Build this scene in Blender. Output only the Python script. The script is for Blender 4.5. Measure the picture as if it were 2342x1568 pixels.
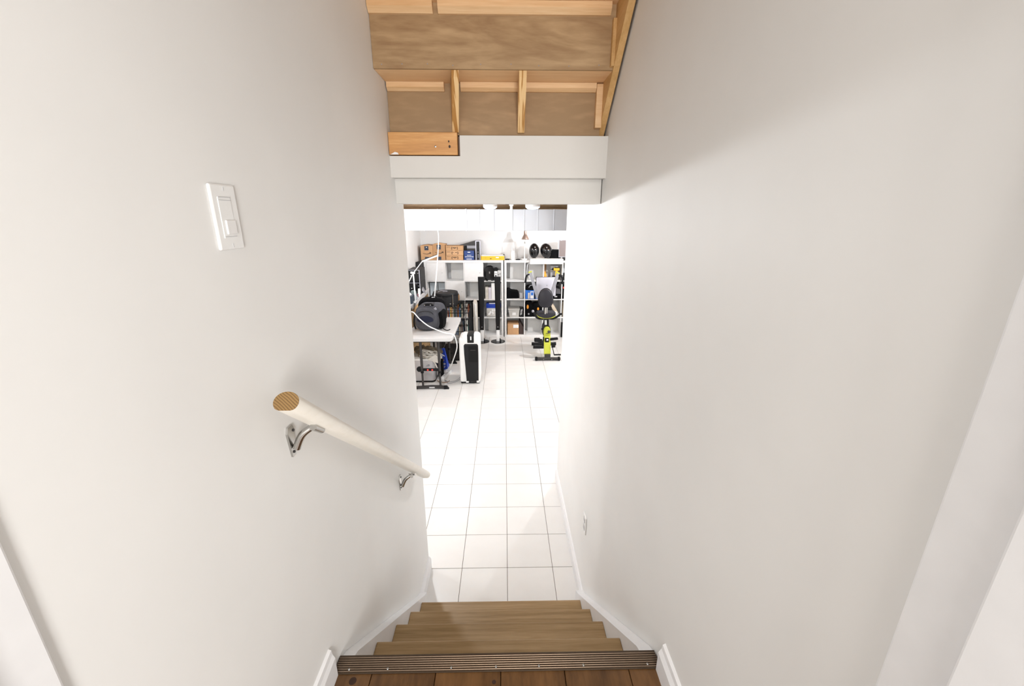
import bpy, bmesh, math, random
from mathutils import Vector, Matrix, Euler
random.seed(7)
R = math.radians
S = bpy.context.scene
for o in list(bpy.data.objects): bpy.data.objects.remove(o)
C = S.collection

# ------------------------------------------------------------ camera
CAMZ = 2.2731; PITCH = 0.29794; YAW = 0.018764; ROLL = 0.00139
cam = bpy.data.cameras.new('camera'); camo = bpy.data.objects.new('camera', cam); C.objects.link(camo)
cam.sensor_fit = 'HORIZONTAL'; cam.sensor_width = 36.0; cam.lens = 36.0*951.22/2342
cam.clip_start = 0.02; cam.clip_end = 60
fw = Vector((math.sin(YAW)*math.cos(PITCH), math.cos(YAW)*math.cos(PITCH), -math.sin(PITCH)))
rt = Vector((math.cos(YAW), -math.sin(YAW), 0)); up = rt.cross(fw)
r2 = rt*math.cos(ROLL)+up*math.sin(ROLL); u2 = -rt*math.sin(ROLL)+up*math.cos(ROLL)
camo.matrix_world = Matrix(((r2.x,u2.x,-fw.x,0),(r2.y,u2.y,-fw.y,0),(r2.z,u2.z,-fw.z,CAMZ),(0,0,0,1)))
S.camera = camo

# ------------------------------------------------------------ light and exposure
S.view_settings.view_transform = 'Standard'; S.view_settings.look = 'None'
S.view_settings.exposure = 1.05; S.view_settings.gamma = 1.0; S.view_settings.use_curve_mapping = False
w = bpy.data.worlds.new('world'); S.world = w; w.use_nodes = True
w.node_tree.nodes['Background'].inputs[0].default_value = (1.0, 0.99, 0.975, 1)
w.node_tree.nodes['Background'].inputs[1].default_value = .55

def area(name, loc, rot, size, power, col=(1,1,1), size_y=None):
    l = bpy.data.lights.new(name, 'AREA'); l.energy = power; l.color = col; l.size = size
    if size_y: l.shape = 'RECTANGLE'; l.size_y = size_y
    o = bpy.data.objects.new(name, l); C.objects.link(o); o.location = loc; o.rotation_euler = rot
    return o
def bulb(name, loc, power, col=(1,1,1), r=.05):
    l = bpy.data.lights.new(name, 'POINT'); l.energy = power; l.color = col; l.shadow_soft_size = r
    o = bpy.data.objects.new(name, l); C.objects.link(o); o.location = loc
    return o
# warm hall light and added fill behind the camera; cool basement lamps and fill
area('hall_light', (-.35,-1.7,3.3), (R(42),0,R(-8)), .7, 13, (1.0,.95,.90))
area('hall_fill_light', (.32,-1.6,2.05), (R(92),0,R(8)), .5, 29, (1.0,.98,.955), 1.0)  # added soft panel brightening the stairwell from the hall, no window there
LAMPS_AND_FILL = [(-1.15,2.62,2.27,10),(-1.0,3.6,2.22,34),(1.8,5.8,2.2,74),(-1.4,5.0,2.0,3),(.85,7.1,2.33,15),(-.9,6.3,2.3,16)]  # last entry is an unseen fill added to brighten the left shelving
for b in LAMPS_AND_FILL: bulb('basement_lamp_and_fill', b[:3], b[3], (.93,.965,1.0), .035)

# ------------------------------------------------------------ materials
MC = {}
def mat(name, col, rough=.6, metal=0, noise=0, nscale=20, bump=0, spec=None, emit=None, alpha=None, trans=0, col2=None, stretch=(1,1,1), coat=0):
    if name in MC: return MC[name]
    m = bpy.data.materials.new(name); m.use_nodes = True; MC[name] = m
    nt = m.node_tree; b = nt.nodes['Principled BSDF']
    b.inputs['Base Color'].default_value = (*col,1); b.inputs['Roughness'].default_value = rough; b.inputs['Metallic'].default_value = metal
    if spec is not None: b.inputs['Specular IOR Level'].default_value = spec
    if coat: b.inputs['Coat Weight'].default_value = coat
    if emit: b.inputs['Emission Color'].default_value = (*col,1); b.inputs['Emission Strength'].default_value = emit
    if trans: b.inputs['Transmission Weight'].default_value = trans
    if alpha is not None: b.inputs['Alpha'].default_value = alpha
    tc = nt.nodes.new('ShaderNodeTexCoord'); mp = nt.nodes.new('ShaderNodeMapping'); mp.inputs['Scale'].default_value = stretch
    nz = nt.nodes.new('ShaderNodeTexNoise'); nz.inputs['Scale'].default_value = nscale; nz.inputs['Detail'].default_value = 4
    nt.links.new(tc.outputs['Object'], mp.inputs[0]); nt.links.new(mp.outputs[0], nz.inputs['Vector'])
    cr = nt.nodes.new('ShaderNodeValToRGB')
    c2 = col2 or tuple(c*(1-max(noise,.03)) for c in col)
    cr.color_ramp.elements[0].position=.35; cr.color_ramp.elements[1].position=.65
    cr.color_ramp.elements[0].color=(*c2,1); cr.color_ramp.elements[1].color=(*col,1)
    nt.links.new(nz.outputs['Fac'], cr.inputs[0])
    if not emit: nt.links.new(cr.outputs[0], b.inputs['Base Color'])
    if bump:
        bp = nt.nodes.new('ShaderNodeBump'); bp.inputs['Strength'].default_value = bump; bp.inputs['Distance'].default_value = .002
        nt.links.new(nz.outputs['Fac'], bp.inputs['Height']); nt.links.new(bp.outputs[0], b.inputs['Normal'])
    return m
def wood(name, dark, mid, light, stretch=(1,20,20), scale=2.0, rough=.55, rings=0, dist=.6, fine=.35):
    """grain runs along the axis with the small stretch value"""
    if name in MC: return MC[name]
    m = bpy.data.materials.new(name); m.use_nodes = True; MC[name] = m
    nt = m.node_tree; b = nt.nodes['Principled BSDF']; b.inputs['Roughness'].default_value = rough
    tc = nt.nodes.new('ShaderNodeTexCoord'); mp = nt.nodes.new('ShaderNodeMapping'); mp.inputs['Scale'].default_value = stretch
    rnd = nt.nodes.new('ShaderNodeObjectInfo'); add = nt.nodes.new('ShaderNodeVectorMath'); add.operation='ADD'
    mul = nt.nodes.new('ShaderNodeVectorMath'); mul.operation='SCALE'; mul.inputs['Scale'].default_value = 37
    nt.links.new(rnd.outputs['Random'], mul.inputs[0]); nt.links.new(tc.outputs['Object'], mp.inputs[0])
    nt.links.new(mp.outputs[0], add.inputs[0]); nt.links.new(mul.outputs[0], add.inputs[1])
    n1 = nt.nodes.new('ShaderNodeTexNoise'); n1.inputs['Scale'].default_value = scale; n1.inputs['Detail'].default_value = 3; n1.inputs['Distortion'].default_value = dist
    n2 = nt.nodes.new('ShaderNodeTexNoise'); n2.inputs['Scale'].default_value = scale*7; n2.inputs['Detail'].default_value = 6
    nt.links.new(add.outputs[0], n1.inputs['Vector']); nt.links.new(add.outputs[0], n2.inputs['Vector'])
    mx = nt.nodes.new('ShaderNodeMix'); mx.inputs['Factor'].default_value = fine
    if rings:
        s = nt.nodes.new('ShaderNodeMath'); s.operation='MULTIPLY'; s.inputs[1].default_value = rings
        sn = nt.nodes.new('ShaderNodeMath'); sn.operation='SINE'; ab = nt.nodes.new('ShaderNodeMath'); ab.operation='MULTIPLY_ADD'; ab.inputs[1].default_value=.5; ab.inputs[2].default_value=.5
        nt.links.new(n1.outputs['Fac'], s.inputs[0]); nt.links.new(s.outputs[0], sn.inputs[0]); nt.links.new(sn.outputs[0], ab.inputs[0]); nt.links.new(ab.outputs[0], mx.inputs['A'])
    else: nt.links.new(n1.outputs['Fac'], mx.inputs['A'])
    nt.links.new(n2.outputs['Fac'], mx.inputs['B'])
    cr = nt.nodes.new('ShaderNodeValToRGB'); e = cr.color_ramp.elements
    e[0].position=.3; e[0].color=(*dark,1); e[1].position=.7; e[1].color=(*light,1); k=e.new(.5); k.color=(*mid,1)
    nt.links.new(mx.outputs['Result'], cr.inputs[0]); nt.links.new(cr.outputs[0], b.inputs['Base Color'])
    bp = nt.nodes.new('ShaderNodeBump'); bp.inputs['Strength'].default_value=.15; bp.inputs['Distance'].default_value=.001
    nt.links.new(n2.outputs['Fac'], bp.inputs['Height']); nt.links.new(bp.outputs[0], b.inputs['Normal'])
    return m

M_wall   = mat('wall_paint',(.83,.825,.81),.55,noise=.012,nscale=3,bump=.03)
M_rwall  = mat('basement_wall_paint',(.72,.72,.715),.6,noise=.02,nscale=3,bump=.03)
M_trim   = mat('white_trim_paint',(.84,.84,.85),.35,bump=.02)
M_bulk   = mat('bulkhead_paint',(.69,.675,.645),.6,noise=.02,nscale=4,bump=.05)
M_tile   = mat('glazed_tile',(.83,.82,.80),.28,noise=.03,nscale=6)
M_grout  = mat('grout',(.22,.18,.155),.9,noise=.2,nscale=40)
M_ply    = wood('plywood',(.29,.165,.075),(.39,.25,.125),(.50,.335,.18),(1.2,6,6),2.0,.6,dist=2.0,fine=.3)
M_ply2   = wood('swirled_plywood',(.33,.21,.105),(.39,.25,.13),(.47,.31,.16),(1.2,3,4),1.5,.6,rings=10,dist=1.2,fine=.6)
M_under  = wood('tread_underside_wood',(.78,.48,.24),(.86,.56,.30),(.92,.64,.37),(1,10,10),2,.55)
M_pine   = wood('pine_wood',(.66,.40,.19),(.76,.50,.27),(.84,.60,.36),(1,16,16),2,.5)
M_pineY  = wood('pine_wood_lengthways',(.50,.29,.10),(.62,.37,.145),(.72,.46,.21),(14,1,14),1.6,.5,dist=.4)
M_rib    = wood('ringed_pine_wood',(.45,.22,.06),(.74,.46,.20),(.82,.56,.28),(30,2.2,2.2),1.1,.5,rings=24,dist=.6,fine=.10)
M_board  = wood('orange_spruce_wood',(.50,.23,.07),(.62,.31,.10),(.74,.42,.17),(1,9,9),2.5,.5,dist=1)
M_tread  = wood('oak_tread_wood',(.23,.14,.05),(.35,.225,.10),(.46,.315,.165),(1,30,30),2.0,.45,dist=.3)
M_plank  = wood('walnut_floor_wood',(.045,.018,.004),(.11,.050,.015),(.175,.082,.027),(9,1.6,9),1.6,.33,dist=.8)
M_bronze = mat('bronze_metal',(.10,.072,.05),.35,.7)
M_bronze2= mat('bronze_ridge_metal',(.24,.175,.125),.3,.8)
M_chrome = mat('satin_nickel',(.52,.51,.49),.22,1)
M_rail   = wood('pale_sealed_wood',(.86,.81,.72),(.89,.85,.77),(.92,.88,.81),(20,1,20),1.2,.35)
M_end    = bpy.data.materials.new('end_grain_wood'); M_end.use_nodes = True
nt=M_end.node_tree; tc=nt.nodes.new('ShaderNodeTexCoord'); mp=nt.nodes.new('ShaderNodeMapping'); mp.inputs['Rotation'].default_value=(0,R(-32),0)
wv=nt.nodes.new('ShaderNodeTexWave'); wv.bands_direction='Z'; wv.inputs['Scale'].default_value=75; wv.inputs['Distortion'].default_value=2.5; wv.inputs['Detail Scale'].default_value=.6
cr=nt.nodes.new('ShaderNodeValToRGB'); cr.color_ramp.elements[0].color=(.12,.06,.018,1); cr.color_ramp.elements[1].color=(.27,.16,.055,1); cr.color_ramp.elements[1].position=.45
nt.links.new(tc.outputs['Object'],mp.inputs[0]); nt.links.new(mp.outputs[0],wv.inputs['Vector']); nt.links.new(wv.outputs['Fac'],cr.inputs[0]); nt.links.new(cr.outputs[0],nt.nodes['Principled BSDF'].inputs['Base Color']); nt.nodes['Principled BSDF'].inputs['Roughness'].default_value=.6
M_white  = mat('white_plastic',(.86,.86,.85),.4)
M_lam    = mat('white_laminate',(.82,.81,.80),.4)
M_lamin  = mat('white_backing_board',(.70,.69,.67),.6)
M_black  = mat('black_plastic',(.004,.004,.005),.5,spec=.25)
M_gloss  = mat('glossy_black',(.004,.004,.005),.14,spec=.4,coat=.3)
M_blkfab = mat('black_fabric',(.004,.004,.005),.95,spec=.15,noise=.4,nscale=30,bump=.4)
M_dgrey  = mat('dark_grey_metal',(.045,.041,.040),.45,.3)
M_grey   = mat('grey_metal',(.33,.33,.36),.4,.4)
M_lgrey  = mat('light_grey_plastic',(.55,.55,.56),.5)
M_silver = mat('silver_plastic',(.50,.50,.56),.35,.3)
M_galv   = mat('painted_duct_metal',(.60,.62,.66),.38,.3,noise=.03,nscale=3)
M_card   = mat('brown_cardboard',(.55,.32,.16),.8,noise=.06,nscale=12)
M_card2  = mat('dark_cardboard',(.48,.27,.13),.8,noise=.06,nscale=12)
M_ink    = mat('dark_print',(.05,.035,.03),.8)
M_tape   = mat('navy_tape',(.025,.035,.06),.5)
M_blue   = mat('navy_box_card',(.012,.045,.20),.5)
M_yel    = mat('yellow_card',(.80,.45,.02),.5)
M_wtxt   = mat('white_print',(.85,.85,.85),.6)
M_lime   = mat('lime_yellow_plastic',(.50,.53,.04),.45)
M_vinyl  = mat('charcoal_vinyl',(.017,.016,.021),.45,spec=.35,bump=.15,nscale=120)
M_gfab   = mat('grey_backpack_fabric',(.065,.066,.078),.85,noise=.3,nscale=18,bump=.4)
M_navyf  = mat('navy_lining_fabric',(.008,.010,.028),.9)
M_dplast = mat('dark_grey_plastic',(.009,.009,.010),.5,spec=.3)
M_clear  = mat('frosted_plastic',(.78,.76,.72),.35,alpha=.75)
M_glass  = mat('pale_glass',(.62,.68,.72),.15)
M_azure  = mat('azure_fabric',(.02,.18,.70),.6)
M_royal  = mat('royal_blue_plastic',(.01,.05,.42),.4)
M_orange = mat('orange_plastic',(.85,.32,.02),.5)
M_red    = mat('red_plastic',(.80,.06,.04),.4)
M_olive  = mat('brown_cloth',(.19,.15,.10),.9,noise=.5,nscale=14,bump=.5)
M_cream  = mat('cream_cloth',(.66,.62,.56),.8,noise=.15,nscale=16,bump=.3)
M_bench  = wood('bench_plywood',(.55,.33,.14),(.68,.44,.21),(.78,.54,.29),(8,1,8),1.4,.6)
M_dark   = mat('dark_gap',(.03,.018,.01),.9)
M_joist  = wood('joist_wood',(.42,.23,.10),(.55,.32,.15),(.66,.42,.22),(12,1,12),1.4,.6)
M_taupe  = mat('taupe_screen',(.17,.135,.13),.5)
M_led    = mat('lamp_diffuser',(.80,.88,1.0),.5,emit=.35)
M_blank  = mat('pale_pvc',(.90,.90,.90),.5)

# ------------------------------------------------------------ geometry helpers
class G:
    def __init__(s): s.bm = bmesh.new()
    def box(s, x0,x1,y0,y1,z0,z1, bev=0, rot=None, seg=2):
        c = Vector(((x0+x1)/2,(y0+y1)/2,(z0+z1)/2))
        m = Matrix.Translation(c)
        if rot: m = m @ Euler(rot).to_matrix().to_4x4()
        m = m @ Matrix.Diagonal((abs(x1-x0),abs(y1-y0),abs(z1-z0),1))
        g = bmesh.ops.create_cube(s.bm, size=1, matrix=m)
        if bev:
            es = {e for v in g['verts'] for e in v.link_edges}
            bmesh.ops.bevel(s.bm, geom=list(es), offset=bev, segments=seg, affect='EDGES', profile=.5)
        return s
    def cyl(s, a, b, r, r2=None, n=16, cap=True):
        a=Vector(a); b=Vector(b); d=b-a; q=d.to_track_quat('Z','Y').to_matrix().to_4x4()
        bmesh.ops.create_cone(s.bm, cap_ends=cap, segments=n, radius1=r, radius2=r if r2 is None else r2, depth=d.length, matrix=Matrix.Translation((a+b)/2)@q)
        return s
    def sph(s, c, r, sc=(1,1,1), n=16, rot=None):
        m = Matrix.Translation(c)
        if rot: m = m @ Euler(rot).to_matrix().to_4x4()
        bmesh.ops.create_uvsphere(s.bm, u_segments=n, v_segments=max(6,n//2+2), radius=r, matrix=m@Matrix.Diagonal((*sc,1)))
        return s
    def prism(s, pts, axis, a, b):
        """polygon pts in the other two axes (in xyz order), extruded along axis from a to b"""
        def P(p,t):
            return {'x':(t,p[0],p[1]),'y':(p[0],t,p[1]),'z':(p[0],p[1],t)}[axis]
        v0=[s.bm.verts.new(P(p,a)) for p in pts]; v1=[s.bm.verts.new(P(p,b)) for p in pts]; n=len(pts)
        s.bm.faces.new(v0); s.bm.faces.new(v1[::-1])
        for i in range(n): s.bm.faces.new((v0[i],v1[i],v1[(i+1)%n],v0[(i+1)%n]))
        return s
    def tube(s, pts, r, n=8, smooth=True):
        P=[Vector(p) for p in pts]
        if smooth and len(P)>2:
            Q=[]
            for i in range(len(P)-1):
                p0=P[max(i-1,0)];p1=P[i];p2=P[i+1];p3=P[min(i+2,len(P)-1)]
                for k in range(6):
                    t=k/6; Q.append(.5*((2*p1)+(p2-p0)*t+(2*p0-5*p1+4*p2-p3)*t*t+(3*p1-p0-3*p2+p3)*t**3))
            Q.append(P[-1]); P=Q
        rings=[]; prev=None
        for i,p in enumerate(P):
            d=(P[min(i+1,len(P)-1)]-P[max(i-1,0)]).normalized()
            if prev is None:
                u=d.orthogonal().normalized()
            else:
                u=(prev-d*prev.dot(d)).normalized()
            prev=u; v=d.cross(u)
            rr = r(i/(len(P)-1)) if callable(r) else r
            rings.append([s.bm.verts.new(p+(u*math.cos(2*math.pi*k/n)+v*math.sin(2*math.pi*k/n))*rr) for k in range(n)])
        for a,b in zip(rings,rings[1:]):
            for k in range(n): s.bm.faces.new((a[k],a[(k+1)%n],b[(k+1)%n],b[k]))
        s.bm.faces.new(rings[0][::-1]); s.bm.faces.new(rings[-1])
        return s
    def loft(s, rings):
        V=[[s.bm.verts.new(p) for p in r] for r in rings]; n=len(V[0])
        for a,b in zip(V,V[1:]):
            for k in range(n): s.bm.faces.new((a[k],a[(k+1)%n],b[(k+1)%n],b[k]))
        s.bm.faces.new(V[0][::-1]); s.bm.faces.new(V[-1])
        return s
    def lathe(s, prof, c, n=24, m=None):
        """profile of (r,z) about the z axis through c"""
        rings=[]
        for r,z in prof:
            ring=[]
            for k in range(n):
                a=2*math.pi*k/n; p=Vector((r*math.cos(a),r*math.sin(a),z))
                if m: p=m@p
                ring.append(p+Vector(c))
            rings.append(ring)
        return s.loft(rings)
    def noise(s, amp, sc, seed=0):
        from mathutils import noise as N
        for v in s.bm.verts:
            v.co += Vector((N.noise(v.co*sc+Vector((seed,0,0))),N.noise(v.co*sc+Vector((0,seed,9))),N.noise(v.co*sc+Vector((5,0,seed)))))*amp
        return s

def ell(cx,cy,cz,rx,rz,n=20,p=2.0,ax='y'):
    o=[]
    for k in range(n):
        a=2*math.pi*k/n; c=math.cos(a); d=math.sin(a)
        x=rx*math.copysign(abs(c)**(2/p),c); z=rz*math.copysign(abs(d)**(2/p),d)
        o.append((cx+x,cy,cz+z) if ax=='y' else (cx+x,cy+z,cz))
    return o

def wloc(o):
    v=Vector((0,0,0))
    while o: v+=o.location; o=o.parent
    return v
def obj(name, g, m, parent=None, smooth=False, label=None):
    bm=g.bm; bmesh.ops.recalc_face_normals(bm, faces=bm.faces)
    if parent: off=wloc(parent)
    else:
        xs=[v.co for v in bm.verts]
        off=Vector(((min(v.x for v in xs)+max(v.x for v in xs))/2,(min(v.y for v in xs)+max(v.y for v in xs))/2,min(v.z for v in xs)))
    bmesh.ops.translate(bm, verts=bm.verts, vec=-off)
    me=bpy.data.meshes.new(name); bm.to_mesh(me); bm.free()
    me.materials.append(m)
    if smooth:
        for p in me.polygons: p.use_smooth=True
        try: me.set_sharp_from_angle(angle=R(38))
        except Exception: pass
    o=bpy.data.objects.new(name,me); C.objects.link(o)
    if parent: o.parent=parent
    else: o.location=off
    if label: o['label']=label
    return o
def thing(name,label,cat,loc,group=None):
    o=bpy.data.objects.new(name,None); C.objects.link(o); o.location=loc; o.empty_display_size=.05
    o['label']=label; o['category']=cat
    if group: o['group']=group
    return o
def tag(o,label,cat,group=None):
    o['label']=label; o['category']=cat
    if group: o['group']=group
    return o
def struct(name,g,m,smooth=False):
    o=obj(name,g,m,None,smooth); o['kind']='structure'; return o
def copy_part(o,parent,loc):
    c=o.copy(); C.objects.link(c); c.parent=parent; c.location=loc; return c

# ------------------------------------------------------------ setting
XL=-.515; XR=.47; LZ=.965
struct('wall_left', G().box(XL-.115,XL,.35,2.255,0,4.5), M_wall)
struct('wall_right', G().box(XR,XR+.115,.35,3.24,0,4.5), M_wall)
struct('wall_basement_left', G().box(-1.75,-1.60,2.255,8.35,0,2.68), M_rwall)
struct('wall_basement_right', G().box(2.6,2.75,3.24,8.35,0,2.68), M_rwall)
struct('wall_basement_back', G().box(-1.75,2.75,8.22,8.37,0,2.68), M_rwall)
struct('wall_basement_near_left', G().box(-1.75,XL-.115,2.14,2.255,0,2.68), M_rwall)
struct('wall_basement_near_right', G().box(XR+.115,2.75,3.12,3.24,0,2.68), M_rwall)
# upper hall behind the camera
struct('wall_hall_left', G().box(-1.9,-1.8,-3.0,.35,LZ-.02,3.5), M_wall)
struct('wall_hall_right', G().box(1.8,1.9,-3.0,.35,LZ-.02,3.5), M_wall)
struct('ceiling_hall', G().box(-1.9,1.9,-3.0,.25,3.42,3.52), M_wall)
struct('wall_hall_front', G().box(-1.9,XL-.02,.25,.35,LZ-.02,3.5).box(XR+.0,1.9,.25,.35,LZ-.02,3.5).box(XL-.02,XR,.25,.35,3.03,4.5), M_wall)

# door frame: jambs with stops on both sides of the camera
d=bpy.data.objects.new('door_1',None); C.objects.link(d); d.location=(0,.3,LZ); d['kind']='structure'
obj('jamb', G().box(.446,XR+.005,.235,.352,LZ,3.03,.003), M_trim, d)
obj('jamb', G().box(XL-.012,-.508,.235,.352,LZ,3.03,.003), M_trim, d)
obj('door_stop', G().box(.432,.447,.235,.285,LZ,3.02,.003), M_trim, d)
obj('door_stop', G().box(-.509,-.495,.235,.285,LZ,3.02,.003), M_trim, d)
obj('head_jamb', G().box(XL-.01,XR,.235,.345,3.01,3.03), M_trim, d)

# bulkhead over the foot of the stairs (two steps of drywall)
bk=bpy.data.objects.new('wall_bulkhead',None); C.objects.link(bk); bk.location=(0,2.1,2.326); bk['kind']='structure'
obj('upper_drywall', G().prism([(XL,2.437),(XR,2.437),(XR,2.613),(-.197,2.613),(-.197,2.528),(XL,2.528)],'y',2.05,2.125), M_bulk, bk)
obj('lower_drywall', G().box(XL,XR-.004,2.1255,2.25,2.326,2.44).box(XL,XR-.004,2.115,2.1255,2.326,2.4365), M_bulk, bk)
obj('backing', G().box(XL,XR,2.125,2.25,2.44,2.68), M_dark, bk)

# floor: grout bed with single tiles
fl=bpy.data.objects.new('floor',None); C.objects.link(fl); fl.location=(0,5,0); fl['kind']='structure'
obj('grout_bed', G().box(-1.75,2.75,1.2,8.35,-.06,-.0025), M_grout, fl)
T=.305; ox=.0128; oy=2.2404
full=None; field=G()
for j in range(-3,20):
    for i in range(-6,9):
        x0=max(ox+i*T+.0016,-1.60); x1=min(ox+(i+1)*T-.0016,2.6); y0=oy+j*T+.0016; y1=min(oy+(j+1)*T-.0016,8.22)
        if x1-x0<.01 or y1-y0<.01: continue
        if y0<2.14 and (x0>.6 or x1<-.5): continue
        vis = x1>-.25*y1-.05 and x0<(.49 if y1<3.3 else .155*y1+.05) and y1>1.75
        if not vis:
            if y1<3.2 and x0>.47: continue
            field.box(x0,x1,y0,y1,-.012,0); continue
        if x1-x0>.29 and y1-y0>.29 and x0>-1.59:
            if full is None:
                full=obj('tile', G().box(x0,x1,y0,y1,-.012,0,.0012,seg=1), M_tile, fl); f0=(x0,y0)
            else: copy_part(full, fl, (x0-f0[0],y0-f0[1],0))
        else: obj('tile', G().box(x0,x1,y0,y1,-.012,0,.0012,seg=1), M_tile, fl)
o=obj('tile_field', field, M_tile, fl); o['kind']='stuff'

# ceiling: joists with subfloor above
ce=bpy.data.objects.new('ceiling',None); C.objects.link(ce); ce.location=(0,5,2.39); ce['kind']='structure'
obj('subfloor', G().box(-1.75,2.75,2.25,8.35,2.62,2.68), M_plank, ce)
for k in range(11):
    x=-1.58+k*.405
    obj('joist', G().box(x-.02,x+.02,2.26,8.21,2.395,2.62), M_joist, ce)
for x in (-1.05,-.2,.55):
    obj('blocking', G().box(x-.1,x+.1,4.78,4.82,2.42,2.62), M_pine, ce)
obj('girder', G().box(-1.59,2.59,5.44,5.52,2.345,2.62), M_ply, ce)

# landing: planks, nosing
lf=bpy.data.objects.new('floor_landing',None); C.objects.link(lf); lf.location=(0,.3,LZ-.1); lf['kind']='structure'
obj('sub_floor', G().box(-1.9,1.9,-3.0,.93,LZ-.16,LZ-.014), M_dark, lf)
edges=[-.59,-.40,-.21,-.0155,.176,.37,.56]
for a,b in zip(edges,edges[1:]):
    obj('plank', G().box(max(a,XL)+.001,min(b,XR)-.001,-.9,.93,LZ-.014,LZ,.0015,seg=1), M_plank, lf)
for kx,ky in ((-.035,.875),(-.45,.885),(-.435,.84)):
    obj('knot', G().cyl((kx,ky,LZ-.0002),(kx,ky,LZ+.0003),.006 if kx>-.1 else .011,n=12), mat('knot_wood',(.03,.010,.003),.6), lf)
o=obj('plank_field', G().box(-1.9,1.9,-3.0,-.902,LZ-.014,LZ).box(-1.9,XL,-.9,.2,LZ-.014,LZ).box(XR,1.9,-.9,.2,LZ-.014,LZ), M_plank, lf); o['kind']='stuff'
struct('baseboard_landing_left', G().prism([(XL,LZ),(XL+.016,LZ),(XL+.016,LZ+.07),(XL+.010,LZ+.085),(XL+.008,LZ+.1),(XL,LZ+.105)],'y',.352,.902), M_trim)
struct('baseboard_landing_right', G().prism([(XR,LZ),(XR-.018,LZ),(XR-.018,LZ+.07),(XR-.010,LZ+.085),(XR-.008,LZ+.1),(XR,LZ+.105)],'y',.355,.902), M_trim)
struct('baseboard_right', G().prism([(XR,0),(XR-.018,0),(XR-.018,.075),(XR-.008,.092),(XR,.095)],'y',1.90,3.235), M_trim)
struct('baseboard_left', G().prism([(XL,0),(XL+.018,0),(XL+.018,.075),(XL+.008,.092),(XL,.095)],'y',1.97,2.25), M_trim)

t=thing('stair_nosing','dark bronze ribbed metal nosing strip along the edge of the brown landing','nosing',(-.03,.93,LZ))
g=G(); g.box(-.513,.466,.903,.957,LZ,LZ+.004,.001).box(-.513,.466,.953,.958,LZ-.03,LZ+.003)
obj('strip', g, M_bronze, t)
rid=None
for k in range(7):
    y=.909+k*.0066
    if rid is None: rid=obj('ridge', G().box(-.511,.464,y-.0013,y+.0013,LZ+.0035,LZ+.0065,.0006,seg=1), M_bronze2, t); ry=y
    else: copy_part(rid,t,(0,y-ry,0))
for k,x in enumerate((-.47,-.355,-.165,-.03,.1,.235,.43)):
    obj('screw', G().sph((x,.914,LZ+.0068),.0035,(1,1,.5),8), M_chrome, t, True)

# ------------------------------------------------------------ lower staircase
t=thing('staircase','short flight of light oak steps with white skirt boards leading down to the tiles','stairs',(-.025,1.5,0))
NY=[1.155,1.381,1.607,1.833]; NZ=[.767,.571,.375,.176]
for k in range(4):
    yb=(.955 if k==0 else NY[k-1])-.03
    obj('tread', G().box(-.476,.426,yb,NY[k],NZ[k]-.03,NZ[k],.004), M_tread, t)
ry_=[.935]+[y-.022 for y in NY]; rz=[LZ-.016]+[z-.03 for z in NZ]; rb=NZ+[0]
for k in range(5):
    obj('riser', G().box(-.475,.425,ry_[k]-.018,ry_[k],rb[k],rz[k]), M_tread, t)
nl=lambda y:.590-.872*(y-1.391)
for xa,xb in ((XL+.001,-.476),(.426,XR-.001)):
    obj('skirt_board', G().prism([(.958,0),(.958,.925),(.975,.945),(1.0,nl(1.0)),(1.90,nl(1.90)),(1.97,.095),(1.97,0)],'x',xa,xb), M_trim, t)

# ------------------------------------------------------------ upper staircase seen from below
t=thing('staircase','underside of an unfinished wooden staircase with plywood risers above the bulkhead','stairs',(-.03,1.9,2.62))
HY=2.09; HZ=2.62; RUN=.19; RISE=.213
k=0
ys=[2.09,1.90]; zs=[2.62,2.827]
for k in range(2,9): ys.append(ys[-1]-.195); zs.append(zs[-1]+.22)
for k in range(8):
    obj('riser', G().box(XL+.001,.437,ys[k],ys[k]+.012,zs[k],zs[k+1]), M_ply2 if k==0 else M_ply, t)
    obj('tread', G().box(XL+.001,.437,ys[k+1]+.0125,ys[k]+.012,zs[k+1],zs[k+1]+.028), M_under, t)
    if k>4: continue
    if k==0: bl=[(XL+.006,-.26),(-.188,.408)]
    else: bl=[(XL+.002,-.268),(-.248,.413)]
    for a,b in bl:
        h=.034 if k==0 else .04
        obj('glue_block', G().prism([(ys[k]-.028,zs[k+1]-.001),(ys[k],zs[k+1]-.001),(ys[k],zs[k+1]-h),(ys[k]-.012,zs[k+1]-h),(ys[k]-.028,zs[k+1]-.022)],'x',a,b), M_pine, t)
obj('corner_block', G().box(.409,.437,2.058,2.09,2.648,2.822,.002), M_pine, t)
obj('corner_block', G().box(.423,.437,1.875,1.90,2.835,2.995,.002), M_pineY, t)
for (xa,xb) in ((-.2335,-.2045),(.063,.093)):
    g=G().prism([(1.908,2.826),(2.089,2.826),(2.089,2.628),(2.070,2.628),(1.903,2.800)],'x',xa,xb)
    for v in g.bm.verts:
        if xa<0: v.co.x += (2.09-v.co.y)*.14
    obj('rib', g, M_rib, t)
a=(2.118,2.612); sl=-.945; L=1.7
obj('stringer', G().prism([(a[0],a[1]),(a[0]-L,a[1]-sl*L),(a[0]-L,a[1]-sl*L+.25),(a[0],a[1]+.25)],'x',.436,.461), M_pineY, t)
for x in (-.48,-.40,-.30,-.20,-.09,.03,.14,.26,.38):
    obj('nail', G().sph((x,1.8985,2.842+.003*math.sin(x*40)),.0022,(1,.4,1),6), M_grey, t)
t=thing('wooden_board','short knotty orange wooden board nailed above the left of the bulkhead','board',(-.36,2.05,2.532))
obj('board', G().box(XL+.002,-.207,2.040,2.078,2.532,2.624,.002), M_board, t)
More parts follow.
